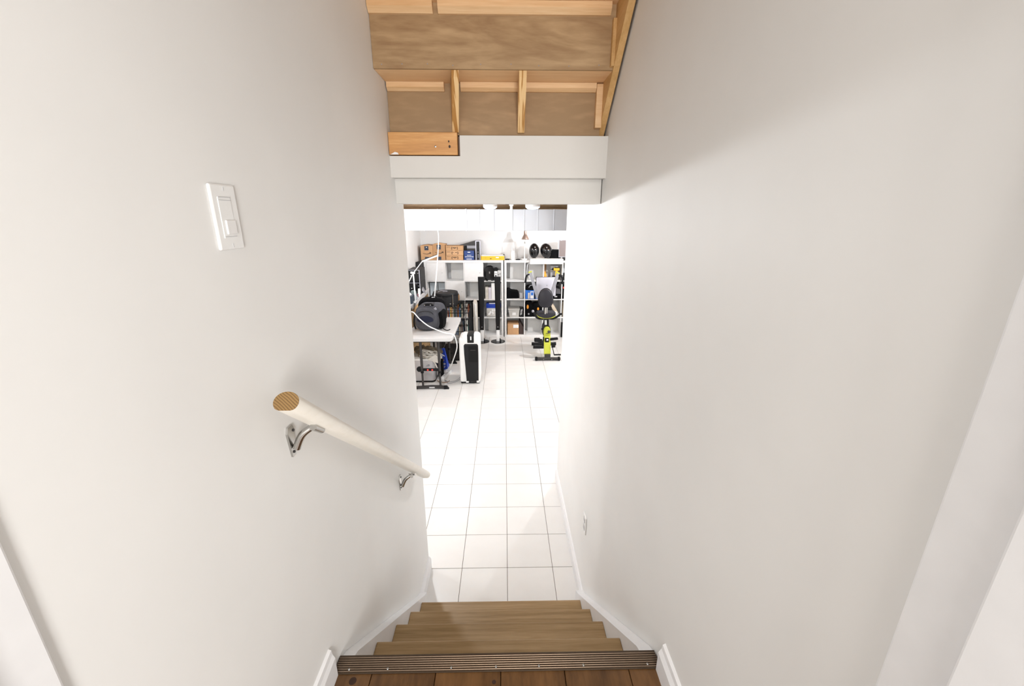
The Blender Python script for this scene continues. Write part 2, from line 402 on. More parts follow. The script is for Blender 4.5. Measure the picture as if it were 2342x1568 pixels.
for (x,z,r,m_) in ((-.265,2.587,.0035,'k'),(-.262,2.566,.005,'k')):
    obj('knot', G().sph((x+.02,2.0400,z),r,(1,.12,1.3),10), mat('knot_wood',(.16,.06,.02),.7), t)
obj('nail', G().sph((-.305,2.0395,2.566),.0045,(1,.4,1),10), M_chrome, t)
obj('plaster_smear', G().prism([(-.508,2.5325),(-.47,2.5325),(-.475,2.540),(-.487,2.543),(-.498,2.537)],'y',2.037,2.041), M_trim, t)
tag(obj('steel_strap', G().box(-.2055,-.1985,2.07,2.115,2.533,2.612), mat('rusty_metal',(.16,.10,.07),.6,.5)), 'narrow rusty strap in the dark gap right of the orange board','strap')

# ------------------------------------------------------------ handrail, switch, outlet
t=thing('handrail','pale wooden handrail with a brown cut end on nickel wall brackets','handrail',(-.46,1.4,.9))
A=Vector((-.452,.795,1.903)); B=Vector((-.452,2.055,.858)); dr=(B-A).normalized()
perp=Vector((0,-dr.z,dr.y)); perp = perp if perp.z>0 else -perp
def railring(P,s=1):
    o=[]
    for k in range(28):
        a_=2*math.pi*k/28; x=.0265*math.cos(a_); z=.0225*math.sin(a_)
        if z<-.0165: z=-.0165-(.0015 if abs(x)<.012 else 0)
        o.append(P+Vector((x*s,0,0))+perp*z*s)
    return o
obj('rail', G().loft([railring(A),railring(B-dr*.008),railring(B,.86)]), M_rail, t, True)
obj('end_grain', G().loft([railring(A-dr*.0012,.995),railring(A,.995)]), M_end, t, label='brown end grain face of the rail')
for by in (.895,1.752):
    bz=1.760 if by<1 else 1.030
    px=XL
    b=obj('bracket', G().tube([(px+.012,by,bz-.025),(px+.028,by+.003,bz+.008),(px+.048,by+.010,bz+.024),(px+.063,by+.014,bz+.032)],lambda q:.0095-.002*q,10), M_chrome, t, True)
    obj('wall_plate', G().prism([(by-.016,bz+.02),(by-.010,bz+.034),(by+.010,bz+.034),(by+.016,bz+.02),(by+.007,bz-.045),(by-.007,bz-.045)],'x',px,px+.005), M_chrome, b, False)
    obj('clamp', G().cyl((px+.063,by-.008,bz+.036),(px+.063,by+.032,bz+.006),.0085,n=14).box(px+.048,px+.078,by-.012,by+.03,bz+.034,bz+.038,rot=(-.69,0,0)), M_chrome, b, True)
    for dz in (.018,-.034): obj('screw', G().sph((px+.006,by+(.011 if dz>0 else 0),bz+dz),.0035,(.6,1,1),8), M_dgrey, b, True)
t=thing('light_switch','white decorator light switch plate on the left wall above the handrail','switch',(XL,.81,2.21))
obj('plate', G().box(XL,XL+.006,.775,.846,2.211,2.326,.003), M_white, t)
obj('insert', G().box(XL+.004,XL+.0072,.790,.826,2.232,2.304,.0006), M_white, t)
obj('rocker', G().box(XL+.0068,XL+.010,.7985,.826,2.2385,2.264,.0012), M_lam, t)
for z in (2.3035,2.2985,2.2345): obj('rocker_slot', G().box(XL+.0065,XL+.0078,.791,.825,z-.0005,z+.0005), M_lgrey, t)
for z in (2.318,2.219): obj('screw', G().box(XL+.0055,XL+.0068,.8100,.8112,z-.004,z+.003), M_lgrey, t)
t=thing('wall_outlet','white outlet plate low on the right wall past the stairs','outlet',(XR,2.02,.49))
obj('plate', G().box(XR-.007,XR,1.98,2.05,.49,.605,.003), M_white, t)
for z in (.522,.573): obj('receptacle', G().box(XR-.0095,XR-.006,1.998,2.032,z-.016,z+.016,.003), M_lgrey, t)

# ------------------------------------------------------------ duct and ceiling lights
t=thing('air_duct','long white rectangular sheet metal duct hanging under the basement joists','duct',(0,5.2,2.10))
sx=[-1.598,-1.2,-.92,-.76,-.60,-.436,-.281,-.115,.077,.233,.389,.576,.75,1.1,1.6,2.1,2.59]
for a,b in zip(sx,sx[1:]):
    obj('duct_section', G().box(a+.001,b-.001,5.0+random.uniform(-.0015,.0015),5.42,2.102,2.338,.003), M_galv, t)
    if b<2.5: obj('seam', G().box(b-(.011 if b in(-.436,.077) else .004),b+(.011 if b in(-.436,.077) else .004),4.993,5.425,2.098,2.342,.002), M_galv, t)
obj('hanger_strap', G().box(.068,.098,4.988,4.9925,2.10,2.40).box(.058,.108,4.96,4.9925,2.375,2.40), M_white, t)
for x,r in ((-.152,.078),(.317,.082)):
    t=thing('ceiling_light','round frosted ceiling light by the duct, '+('left' if x<0 else 'right')+' one of the two in view','lamp',(x,4.82,2.335),'round ceiling lights under the joists')
    obj('lamp_base', G().cyl((x,4.82,2.362),(x,4.82,2.394),r,n=28), M_white, t, True)
    obj('diffuser', G().lathe([(.01,-.028),(r*.7,-.022),(r*.95,-.006),(r,.004)],(x,4.82,2.36),28), M_led, t, True)

# ------------------------------------------------------------ shelving units
YF=7.81; YB=8.20
PAN=.038; DIV=.016; CELL=.3365
def cellx(x0,i): return x0+PAN+i*(CELL+DIV)
def cellz(r): return PAN+(3-r)*(CELL+DIV)      # r = 0 is the top row
def kallax(x0,label,doors,backs,grp):
    t=thing('shelving_unit',label,'shelf',(x0+.735,8.0,0),grp)
    W=1.4700
    obj('top_panel', G().box(x0,x0+W,YF,YB,W-PAN,W+.004,.001), M_lam, t)
    obj('bottom_panel', G().box(x0,x0+W,YF,YB,0.001,PAN,.001), M_lam, t)
    obj('side_panel', G().box(x0,x0+PAN,YF,YB,PAN,W-PAN), M_lam, t)
    obj('side_panel', G().box(x0+W-PAN,x0+W,YF,YB,PAN,W-PAN), M_lam, t)
    for i in range(1,4):
        xx=cellx(x0,i)-DIV
        obj('divider', G().box(xx,xx+DIV,YF,YB,PAN,W-PAN), M_lam, t)
    for r in range(3):
        for i in range(4):
            z=cellz(r)-DIV; x=cellx(x0,i)
            obj('shelf_board', G().box(x,x+CELL,YF+.001,YB,z,z+DIV), M_lam, t)
    for (r,i) in doors:
        x=cellx(x0,i); z=cellz(r)
        dd=obj('door', G().box(x+.002,x+CELL-.002,YF+.002,YF+.018,z+.002,z+CELL-.002,.001), M_lam, t)
        obj('knob', G().sph((x+CELL-.045,YF-.004,z+.15),.007,n=10), M_lgrey, dd, True)
    for (r,i) in backs:
        x=cellx(x0,i); z=cellz(r)
        obj('back_panel', G().box(x+.07,x+CELL,YB-.09,YB-.08,z,z+CELL-.03), M_lamin, t)
    return t
LX=-1.487; RX=.003
kallax(LX,'white cube shelving unit left of the two black tower speakers, with some doors','' or [(0,0),(0,2),(1,1)],[(0,1),(1,0),(1,2),(0,3),(3,3)],'white cube shelving units')
kallax(RX,'white open cube shelving unit behind the exercise bike','' or [],[(0,0),(0,1),(1,0),(0,2),(3,1),(2,0),(3,2)],'white cube shelving units')
def at_cell(x0,r,i): return cellx(x0,i), cellz(r)

# things in the left unit
x,z=at_cell(LX,1,0)
for k in (0,1): tag(obj('glass_pane', G().box(x+.02+k*.16,x+.165+k*.16,8.0,8.006,z,z+.29,.001), M_glass),('left' if k==0 else 'right')+' one of two pale glass panes standing in the left shelving cube','pane')
x,z=at_cell(LX,0,3)
t=thing('coffee_maker','glossy black rounded coffee maker in the top cube above the tower speakers','coffee maker',(x+.115,7.93,z))
obj('body', G().loft([ell(x+.115,7.86,z+.13,.088,.118,24,2.6),ell(x+.115,7.88,z+.13,.094,.125,24,2.6),ell(x+.115,8.02,z+.13,.094,.125,24,2.6),ell(x+.115,8.05,z+.13,.08,.1,24,2.6)]), M_gloss, t, True)
obj('lid', G().lathe([(.03,.0),(.062,.004),(.06,.02),(.03,.034)],(x+.115,7.93,z+.235),20), M_black, t, True)
obj('drip_tray', G().lathe([(.05,0),(.082,.004),(.082,.022),(.05,.026)],(x+.115,7.86,z),24), M_gloss, t, True)
obj('spout', G().cyl((x+.115,7.84,z+.17),(x+.115,7.84,z+.13),.014,n=10), M_chrome, t, True)
obj('nameplate', G().box(x+.085,x+.145,7.775,7.779,z+.008,z+.016), M_wtxt, t)
obj('water_tank', G().loft([ell(x+.235,7.90,z+.15,.05,.09,16,2.2),ell(x+.235,8.05,z+.14,.05,.085,16,2.2)]), M_black, t, True)
t=thing('gadget_box','white and black box beside the coffee maker','box',(x+.235,7.86,z))
obj('carton', G().box(x+.205,x+.262,7.83,7.87,z,z+.175,.003), M_white, t)
obj('print', G().box(x+.213,x+.254,7.827,7.831,z+.13,z+.138).prism([(x+.215,z+.08),(x+.252,z+.08),(x+.234,z+.118)],'y',7.827,7.831), M_black, t)
t=thing('gadget_box','small white box with dark knobs at the right of the coffee maker cube','box',(x+.3,7.9,z))
obj('carton', G().box(x+.268,x+.33,7.88,7.96,z,z+.185,.003), M_white, t)
for a_,b_ in ((.285,.06),(.31,.06),(.285,.11),(.312,.12)): obj('knob', G().cyl((x+a_,7.875,z+b_),(x+a_,7.882,z+b_),.008,n=10), M_black, t)
x,z=at_cell(LX,1,3)
for k,(a_,b_,h,m_) in enumerate(((.03,.085,.22,'c'),(.09,.14,.215,'l'),(.145,.33,.30,'w'))):
    tag(obj('folder', G().box(x+a_,x+b_,7.86,8.1,z,z+h,.002), {'c':M_cream,'l':mat('lilac_card',(.62,.58,.64),.6),'w':M_lam}[m_]),('narrow beige folder','lilac folder','wide white folder')[k]+' in the cube between the tower speakers','folder')
x,z=at_cell(LX,2,3)
t=thing('plastic_bag','clear zip bag with a royal blue top in the cube between the tower speakers','bag',(x+.2,7.9,z))
obj('bag_top', G().box(x+.04,x+.32,7.86,8.02,z+.165,z+.262,.02).noise(.008,9,1), M_royal, t, True)
obj('clear_side', G().box(x+.045,x+.315,7.845,8.03,z+.004,z+.172,.02).noise(.006,9,2), M_clear, t, True)
g=G()
for k in range(9): g.sph((x+.08+random.random()*.2,7.852,z+.04+random.random()*.09),.024,(1.2,.4,.8),8,(0,random.random()*3,0))
o=obj('contents', g.noise(.01,30,4), M_wtxt, t, True); o['kind']='stuff'
obj('paper_slip', G().box(x+.10,x+.22,7.84,7.86,z+.262,z+.275), M_white, t)
x,z=at_cell(LX,2,2)
tag(obj('storage_bag', G().box(x+.10,x+.335,7.83,8.1,z,z+.31,.03).noise(.01,7,3), M_blkfab, None, True),'black fabric bag filling the cube left of the first tower speaker','bag')
tag(obj('hanging_loop', G().tube([(x+.21,7.82,z+.22),(x+.185,7.815,z+.15),(x+.18,7.815,z+.08),(x+.2,7.82,z+.03)],.008,8), mat('straw_cord',(.62,.55,.33),.7), None, True),'straw coloured cord hanging by the first tower speaker','cord')

# books on two rows seen through the wire crate, each row running over three cubes
cols=[(.05,.18,.17),(.10,.15,.14),(.45,.12,.05),(.62,.24,.06),(.75,.42,.18),(.80,.72,.55),(.35,.45,.60),(.55,.68,.85),(.10,.22,.55),(.70,.70,.72),(.85,.82,.75),(.60,.22,.20),(.30,.18,.12),(.80,.66,.20)]
cn=['dark teal','charcoal','rust red','orange','tan orange','cream','slate blue','light blue','deep blue','light grey','ivory','brick red','brown','mustard']
bn=0
ORD=['first','second','third','fourth','fifth','sixth','seventh','eighth','ninth','tenth','eleventh','twelfth','thirteenth','fourteenth','fifteenth','sixteenth']
for r in (2,3):
    for i in (0,1,2):
        x0,z=at_cell(LX,r,i); x=x0+.008; end=x0+(CELL-.01 if i<2 else .09); kk=0
        while x<end-.02:
            wd=random.uniform(.018,.034); h=random.uniform(.19,.29); ci=(bn*5+bn//3)%14 if r==2 else random.choice((5,9,10,12,4,6,13,0,11))
            if x+wd>end: break
            o=G().box(x,x+wd-.0015,7.83+random.random()*.02,8.02,z,z+h,.0015,seg=1)
            bk_=obj('book', o, mat('book_cover_'+cn[ci].replace(' ','_'),cols[ci],.6))
            side=('upper','lower')[r-2]; cube=('left end','middle','right end')[i]
            tag(bk_,'%s book, %s from left in the %s cube of the %s book row'%(cn[ci],ORD[kk],cube,side),'book','books behind the wire crate'); kk+=1
            if h>.23: obj('spine_label', G().box(x+.003,x+wd-.0045,7.826,7.832,z+h*.6,z+h*.75), M_wtxt if ci in(0,1,2,8,12,11) else M_ink, bk_)
            x+=wd; bn+=1

# things in the right unit
x,z=at_cell(RX,1,0)
tag(obj('laptop_bag', G().loft([[(x-.0+.005,7.84,z+.01),(x+.235,7.84,z+.02),(x+.235,7.84,z+.11),(x+.21,7.84,z+.135),(x+.1,7.84,z+.15),(x+.04,7.84,z+.18),(x+.005,7.84,z+.17)],[(x+.005,8.1,z+.01),(x+.235,8.1,z+.02),(x+.235,8.1,z+.11),(x+.21,8.1,z+.135),(x+.1,8.1,z+.15),(x+.04,8.1,z+.18),(x+.005,8.1,z+.17)]]), M_blkfab),'black soft bag lying flat on a white sheet, second cube down','bag')
tag(obj('paper_stack', G().box(x+.005,x+.25,7.82,8.1,z,z+.009), M_white),'white sheet under the flat black soft bag','paper')
tag(obj('mesh_cup', G().lathe([(.03,0),(.045,.01),(.05,.09),(.04,.11)],(x+.28,7.92,z),18), M_lgrey, None, True),'grey rounded mesh cup right of the flat black bag','cup')
x,z=at_cell(RX,1,1)
t=thing('cooler_bag','azure blue cooler bag with a black lid and paper tag','bag',(x+.14,7.9,z))
obj('bag_body', G().loft([[p for p in [(x+.012,7.83,z+.002),(x+.31,7.83,z+.002),(x+.31,8.08,z+.002),(x+.012,8.08,z+.002)]],[(x+.004,7.825,z+.17),(x+.31,7.825,z+.17),(x+.31,8.08,z+.17),(x+.004,8.08,z+.17)]]), M_azure, t)
obj('lid', G().loft([ell(x+.155,7.95,z+.168,.150,.12,20,4,'z'),ell(x+.155,7.95,z+.21,.148,.12,20,4,'z'),ell(x+.155,7.95,z+.245,.11,.09,20,3,'z')]), M_blkfab, t, True)
obj('handle', G().tube([(x+.07,7.83,z+.22),(x+.1,7.82,z+.262),(x+.19,7.82,z+.262),(x+.23,7.83,z+.22)],.007), M_grey, t, True)
g=G().box(x+.10,x+.165,7.815,7.822,z+.012,z+.15); tg=obj('tag', g, M_wtxt, t)
obj('tag_picture', G().box(x+.112,x+.155,7.812,7.816,z+.075,z+.135), M_azure, tg)
obj('pocket', G().box(x+.055,x+.09,7.815,7.825,z+.01,z+.125,.003), M_cream, t)
obj('strap', G().box(x+.175,x+.2,7.815,7.824,z+.005,z+.15,.003), M_black, t)
x,z=at_cell(RX,1,2)
t=thing('camera_bag','black padded bag with a grey flap in the cube right of the bike backrest','bag',(x+.17,7.9,z))
obj('bag_body', G().box(x+.02,x+.33,7.82,8.1,z,z+.13,.02), M_blkfab, t, True)
obj('flap', G().loft([[(x+.12,7.80,z+.115),(x+.33,7.80,z+.105),(x+.31,7.84,z+.19),(x+.18,7.84,z+.22)],[(x+.12,8.05,z+.115),(x+.33,8.05,z+.105),(x+.31,8.05,z+.21),(x+.18,8.05,z+.24)]]), M_vinyl, t)
obj('mark', G().box(x+.21,x+.26,7.816,7.821,z+.04,z+.06), M_lgrey, t)
t=thing('black_jacket','black jacket bunched above the padded bag right of the bike','jacket',(x+.2,7.95,z+.24))
obj('cloth', G().sph((x+.23,7.97,z+.285),.06,(1.2,1.4,.75),16).noise(.015,12,5), M_blkfab, t, True)
x,z=at_cell(RX,0,1)
tag(obj('white_cable', G().tube([(x+.11,7.80,z+.33),(x+.045,7.79,z+.31),(x+.03,7.79,z+.22),(x+.03,7.80,z+.05)],.006), M_blank, None, True),'white cable drooping in the top cube left of the grey handlebar arm','cable')
x,z=at_cell(RX,0,2)
tag(obj('cardboard_sheet', G().box(x+.005,x+.22,8.12,8.13,z,z+.32), M_card),'brown cardboard sheet at the back of the drill cube','cardboard')
tag(obj('white_carton', G().box(x+.14,x+.29,8.0,8.1,z,z+.26,.003), M_lgrey),'pale grey carton behind the yellow drill','box')
tag(obj('orange_bottle', G().lathe([(.03,0),(.032,.01),(.032,.09),(.014,.15),(.012,.165)],(x+.022,7.86,z),16), M_orange, None, True),'orange squeeze bottle in the cube of the yellow drill','bottle')
tag(obj('small_white_box', G().box(x+.075,x+.14,7.86,7.93,z,z+.055,.002), M_white),'small white box beside the orange bottle','box')
t=thing('cordless_drill','yellow and black cordless drill pointing left, top cube of the right unit','drill',(x+.22,7.9,z))
obj('housing', G().loft([[Vector((x+a_,7.9+.028*math.cos(k/14*6.283),z+.205+.03*math.sin(k/14*6.283))) for k in range(14)] for a_ in (.185,.19,.285,.295)]), mat('drill_yellow',(.85,.50,.02),.4), t, True)
obj('chuck', G().cyl((x+.185,7.9,z+.205),(x+.155,7.9,z+.205),.024,.013,14).cyl((x+.155,7.9,z+.205),(x+.13,7.9,z+.205),.005,n=8), M_black, t, True)
obj('grip', G().loft([[(x+.225,7.885,z+.19),(x+.265,7.885,z+.19),(x+.265,7.915,z+.19),(x+.225,7.915,z+.19)],[(x+.215,7.885,z+.075),(x+.25,7.885,z+.075),(x+.25,7.915,z+.075),(x+.215,7.915,z+.075)]]), mat('drill_yellow',(.85,.50,.02),.4), t)
obj('battery', G().box(x+.165,x+.27,7.865,7.935,z,z+.08,.008), M_black, t, True)
obj('top_cover', G().box(x+.205,x+.3,7.88,7.92,z+.225,z+.24,.005), M_black, t, True)
x,z=at_cell(RX,0,3)
tag(obj('black_case', G().box(x+.02,x+.2,7.84,8.05,z,z+.12,.006), M_black, None, True),'black case at the right edge of the top row','case')
x,z=at_cell(RX,1,3)
t=thing('black_backpack','black bag with a red patch at the right edge of the second row','bag',(x+.1,7.9,z))
obj('bag_body', G().box(x+.01,x+.3,7.83,8.1,z,z+.31,.03), M_blkfab, t, True)
obj('patch', G().box(x+.015,x+.06,7.822,7.832,z+.20,z+.235,.004), M_red, t)
x,z=at_cell(RX,2,3)
tag(obj('brown_box', G().box(x+.012,x+.15,7.84,8.05,z,z+.30,.003), M_olive),'brown boxed item at the right edge of the third row','box')
x,z=at_cell(RX,3,3)
tag(obj('leaning_board', G().box(x-.005,x+.05,7.75,7.80,.01,.30,.004), M_black),'black upright board leaning at the right edge of the bottom cube row','board')
x,z=at_cell(RX,2,0)
t=thing('storage_bin','translucent white lidded bin with a label beside the black rack','bin',(x+.14,7.9,z))
obj('tub', G().loft([[(x+.06,7.84,z),(x+.235,7.84,z),(x+.235,8.08,z),(x+.06,8.08,z)],[(x+.035,7.83,z+.15),(x+.25,7.83,z+.15),(x+.25,8.09,z+.15),(x+.035,8.09,z+.15)]]), M_clear, t)
obj('lid', G().box(x+.028,x+.257,7.822,8.095,z+.15,z+.166,.004), M_clear, t)
obj('label', G().box(x+.11,x+.18,7.828,7.836,z+.04,z+.09), M_wtxt, t)
t=thing('cassette_rack','black rack of upright cases with white marks beside the translucent bin','rack',(x+.29,7.9,z))
obj('frame', G().box(x+.245,x+.325,7.84,8.05,z,z+.165,.004,rot=(0,R(6),0)), M_black, t)
for k in range(5): obj('case_edge', G().box(x+.258+.003*k,x+.30+.003*k,7.832,7.842,z+.045+k*.024,z+.055+k*.024,rot=(0,R(-22),0)), M_wtxt if k%2 else M_lgrey, t)
x,z=at_cell(RX,2,1)
for k,(a_,w_) in enumerate(((.085,.085),(.235,.095))):
    t=thing('travel_backpack','black backpack with an orange patch, '+('left' if k==0 else 'right')+' one in the third cube row','backpack',(x+a_,7.92,z))
    obj('bag_body', G().loft([ell(x+a_,7.95,z+.005,w_*.95,.10,20,3.5,'z'),ell(x+a_,7.95,z+.17,w_,.11,20,3.5,'z'),ell(x+a_,7.95,z+.25,w_*.9,.10,20,3,'z'),ell(x+a_,7.95,z+.30-.03*k,w_*.5,.06,20,2.5,'z')]), M_blkfab, t, True)
    obj('orange_patch', G().sph((x+a_-.03+.05*k,7.842,z+.20-.04*k),.026,(.75,.25,1.6 if k==0 else 1.1),12), M_orange, t, True)
    if k==0: obj('badge', G().sph((x+.075,7.838,z+.06),.018,(1,.3,1),12), M_grey, t, True)
x,z=at_cell(RX,2,2)
t=thing('beige_tool','beige angled plastic tool leaning in the cube right of the bike seat','tool',(x+.2,7.9,z))
obj('arm', G().loft([[(x+.13,7.86,z+.27),(x+.17,7.86,z+.28),(x+.17,7.90,z+.28),(x+.13,7.90,z+.27)],[(x+.18,7.84,z+.16),(x+.235,7.84,z+.18),(x+.235,7.89,z+.18),(x+.18,7.89,z+.16)],[(x+.25,7.83,z+.07),(x+.29,7.83,z+.09),(x+.29,7.87,z+.09),(x+.25,7.87,z+.07)]]), mat('beige_plastic',(.55,.46,.35),.6), t)
obj('white_end', G().box(x+.22,x+.27,7.82,7.85,z+.07,z+.11,.004,rot=(0,R(35),0)), M_white, t)
tag(obj('black_case', G().box(x+.02,x+.17,7.86,8.05,z,z+.19,.03), M_black, None, True),'black rounded case behind the bike seat','case')
tag(obj('scrap_pile', G().sph((x+.27,7.87,z+.04),.045,(1,.7,.8),12).noise(.02,30,8), M_lgrey, None, True),'grey crumpled wrapper at the right of the bike seat cube','wrapper')
x,z=at_cell(RX,3,0)
t=thing('cardboard_box','brown cardboard box with a white shipping label in the bottom left cube','box',(x+.12,7.95,z))
obj('carton', G().box(x+.018,x+.238,7.84,8.08,z,z+.225,.002), M_card, t)
obj('shipping_label', G().box(x+.13,x+.232,7.836,7.841,z+.135,z+.20), M_wtxt, t)
obj('top_fold', G().box(x+.02,x+.236,7.836,7.841,z+.215,z+.222), M_card2, t)
tag(obj('dark_case', G().loft([[(x+.245,7.86,z),(x+.334,7.86,z),(x+.334,7.86,z+.13),(x+.25,7.86,z+.26)],[(x+.245,8.1,z),(x+.334,8.1,z),(x+.334,8.1,z+.13),(x+.25,8.1,z+.3)]]), mat('dark_brown_case',(.06,.035,.03),.6)),'dark brown sloped case beside the labelled cardboard box','case')

# ------------------------------------------------------------ on top of the shelving
ZT=1.4745
def smilebox(x0,x1,y0,y1,h,rz,label,openf):
    cx=(x0+x1)/2; cy=(y0+y1)/2; t=thing('cardboard_box',label,'box',(cx,cy,ZT),'smile boxes')
    w=(x1-x0); 
    obj('carton', G().box(x0,x1,y0,y1,ZT,ZT+h,.002), M_card if not openf else M_card2, t)
    if openf: obj('flap', G().prism([(x0,ZT+h-.002),(cx,ZT+h+.03),(x1,ZT+h+.012),(x1+.03,ZT+h-.03),(x1,ZT+h-.004)],'y',y0-.001,y0+.06), M_card, t)
    else: obj('flap', G().prism([(x0,ZT+h-.001),(cx,ZT+h+.014),(x1,ZT+h-.001)],'y',y0+.03,y1), M_card, t)
    yf=y0-.003
    obj('tape_label', G().box(cx-w*.17,cx+w*.16,yf,y0+.001,ZT+h*.68,ZT+h*.97), M_tape, t)
    obj('tape_mark', G().sph((cx,yf,ZT+h*.88),.009,(1,.2,1),8), M_wtxt, t)
    pts=[(cx-w*.32+w*.64*q, yf, ZT+h*.50-.022*math.sin(q*math.pi)) for q in [k/8 for k in range(9)]]
    obj('smile_arrow', G().tube(pts,lambda q:.003+.003*q,6).tube([(cx+w*.22,yf,ZT+h*.525),(cx+w*.34,yf,ZT+h*.53),(cx+w*.335,yf,ZT+h*.44)],.004,6,False), M_ink, t)
    obj('tape_label', G().box(cx-w*.16,cx+w*.16,yf,y0+.001,ZT+.004,ZT+h*.22), M_tape, t)
    t.rotation_euler.z=R(rz)
smilebox(-1.565+.02,-1.325,7.86,8.14,.262,2,'closed smile-arrow cardboard box at the left end of the shelf top',False)
smilebox(-1.318,-1.09,7.87,8.16,.285,0,'open smile-arrow cardboard box with raised flaps behind the white cord',True)
for k in range(3):
    z0=ZT+.0005+k*.0865; dx=(0,.004,0)[k]
    t=thing('flat_box','flat brown mailer box with brackets printed on it, '+('lowest','middle','topmost')[k]+' of the stack of three','box',(-.92,8.0,z0),'stack of flat mailer boxes')
    obj('carton', G().box(-1.078+dx,-.762+dx,7.87,8.15,z0,z0+.085,.003), M_card if k!=1 else mat('light_cardboard',(.60,.36,.19),.8,noise=.05), t)
    g=G()
    for s_ in (-1,1):
        xx=-.915+dx+s_*.055; g.box(xx-.004,xx+.004,7.866,7.871,z0+.018,z0+.064); g.box(min(xx,xx-s_*.012),max(xx,xx-s_*.012),7.866,7.871,z0+.058,z0+.064); g.box(min(xx,xx-s_*.012),max(xx,xx-s_*.012),7.866,7.871,z0+.018,z0+.023)
    obj('bracket_print', g, M_ink, t)
    g=G()
    if k!=1: g.box(-.952+dx,-.882+dx,7.866,7.871,z0+.046,z0+.057).box(-.925+dx,-.905+dx,7.866,7.871,z0+.03,z0+.037)
    else: g.box(-.955+dx,-.943+dx,7.866,7.871,z0+.046,z0+.054).box(-.908+dx,-.882+dx,7.866,7.871,z0+.046,z0+.055)
    for q in range(4): g.box(-1.062+q*.018+dx,-1.05+q*.018+dx,7.866,7.871,z0+.058,z0+.064)
    obj('lettering', g, M_ink, t)
t=thing('computer_case','large silver and black computer case on the shelf top behind the blue box','computer',(-.5,8.0,ZT))
obj('case_body', G().box(-.533,-.443,7.88,8.19,ZT,ZT+.35,.003), M_silver, t)
obj('front_panel', G().box(-.513,-.457,7.872,7.884,ZT+.004,ZT+.335,.002), M_gloss, t)
obj('front_trim', G().box(-.531,-.515,7.870,7.886,ZT,ZT+.348,.002).box(-.455,-.443,7.870,7.886,ZT,ZT+.348,.002), M_silver, t)
obj('power_light', G().sph((-.486,7.871,ZT+.145),.006,n=8), M_wtxt, t)
obj('lettering', G().box(-.487,-.481,7.869,7.873,ZT+.04,ZT+.11), M_lgrey, t)
t=thing('printer','dark grey sloping machine on the shelf top between the flat boxes and the computer case','machine',(-.68,8.08,ZT))
obj('body', G().prism([(-.86,ZT),(-.54,ZT),(-.54,ZT+.34),(-.86,ZT+.255)],'y',8.04,8.2), M_dgrey, t)
obj('side_grip', G().box(-.75,-.70,8.02,8.06,ZT,ZT+.25,.02), M_black, t, True)
obj('band', G().box(-.70,-.54,8.034,8.042,ZT+.20,ZT+.25), M_grey, t)
t=thing('blue_box','navy blue box with white lettering in front of the sloping machine','box',(-.645,7.92,ZT))
obj('carton', G().box(-.745,-.56,7.87,7.99,ZT,ZT+.168,.002), M_blue, t)
g=G().box(-.678,-.628,7.866,7.871,ZT+.135,ZT+.15)
for k in range(6): g.box(-.69+k*.0135,-.68+k*.0135,7.866,7.871,ZT+.082,ZT+.092)
for k in range(11): g.box(-.728+k*.0148,-.717+k*.0148,7.866,7.871,ZT+.054,ZT+.066)
for k in range(7): g.box(-.70+k*.0145,-.689+k*.0145,7.866,7.871,ZT+.012,ZT+.026)
obj('lettering', g, M_wtxt, t)
t=thing('yellow_box','flat yellow box with white lid lying on the shelf top','box',(-.21,7.98,ZT))
obj('carton', G().box(-.432,.003,7.86,8.1,ZT,ZT+.073,.002), M_yel, t)
obj('top_sheet', G().box(-.43,.001,7.862,8.1,ZT+.073,ZT+.084,.002), M_white, t)
obj('print', G().box(-.265,-.235,7.856,7.861,ZT+.02,ZT+.032).box(-.36,-.33,7.856,7.861,ZT+.035,ZT+.038).box(-.1,-.06,7.858,7.861,ZT+.03,ZT+.033), M_ink, t)
obj('sticker', G().box(-.155,-.1,7.856,7.861,ZT+.038,ZT+.056), M_wtxt, t)
obj('black_corner', G().box(-.015,.006,7.9,7.93,ZT+.06,ZT+.10,.003), M_black, t)
t=thing('white_router','white upright rounded router tower left of the desk lamp','router',(.155,7.95,ZT))
obj('body', G().lathe([(.04,0),(.046,.01),(.044,.12),(.034,.16),(.012,.168)],(.155,7.96,ZT),24), M_white, t, True)
obj('antenna', G().cyl((.143,7.98,ZT+.12),(.143,7.98,ZT+.26),.007,.005,10), M_white, t, True)
for k,(a_,b_,h,l) in enumerate(((.02,.10,.018,'small black adapter lying left of the white router'),(.22,.30,.016,'dark cable bundle right of the white router'))):
    g=G().box(a_,b_,7.88,7.92,ZT,ZT+h,.004).tube([(a_-.01,7.88,ZT+.008),((a_+b_)/2,7.86,ZT+.02),(b_+.03,7.87,ZT+.008)],.004)
    tag(obj('adapter' if k==0 else 'cable_bundle', g, M_black, None, True), l,'cable')
# desk lamp
t=thing('desk_lamp','bronze and white jointed desk lamp on the shelf top with its shade up','lamp',(.385,7.97,ZT))
obj('base', G().lathe([(.07,0),(.075,.006),(.07,.014),(.02,.02)],(.385,7.97,ZT),24), M_white, t, True)
obj('lower_arm', G().cyl((.380,7.97,ZT+.015),(.383,7.97,ZT+.30),.0075,n=10).cyl((.392,7.97,ZT+.015),(.392,7.97,ZT+.30),.003,n=8), M_white, t, True)
obj('joint', G().cyl((.385,7.955,ZT+.30),(.385,7.985,ZT+.30),.016,n=14).box(.375,.395,7.94,7.97,ZT+.30,ZT+.36,.004), M_chrome, t, True)
obj('upper_arm', G().cyl((.383,7.95,ZT+.34),(.388,7.80,ZT+.43),.006,n=10), M_white, t, True)
obj('shade', G().lathe([(.066,0),(.070,.004),(.060,.035),(.036,.075),(.027,.09),(.025,.150),(.014,.160)],(.385,7.79,ZT+.375),28,Matrix.Rotation(R(-8),3,'X')), mat('bronze_shade',(.62,.50,.45),.3,.8), t, True)
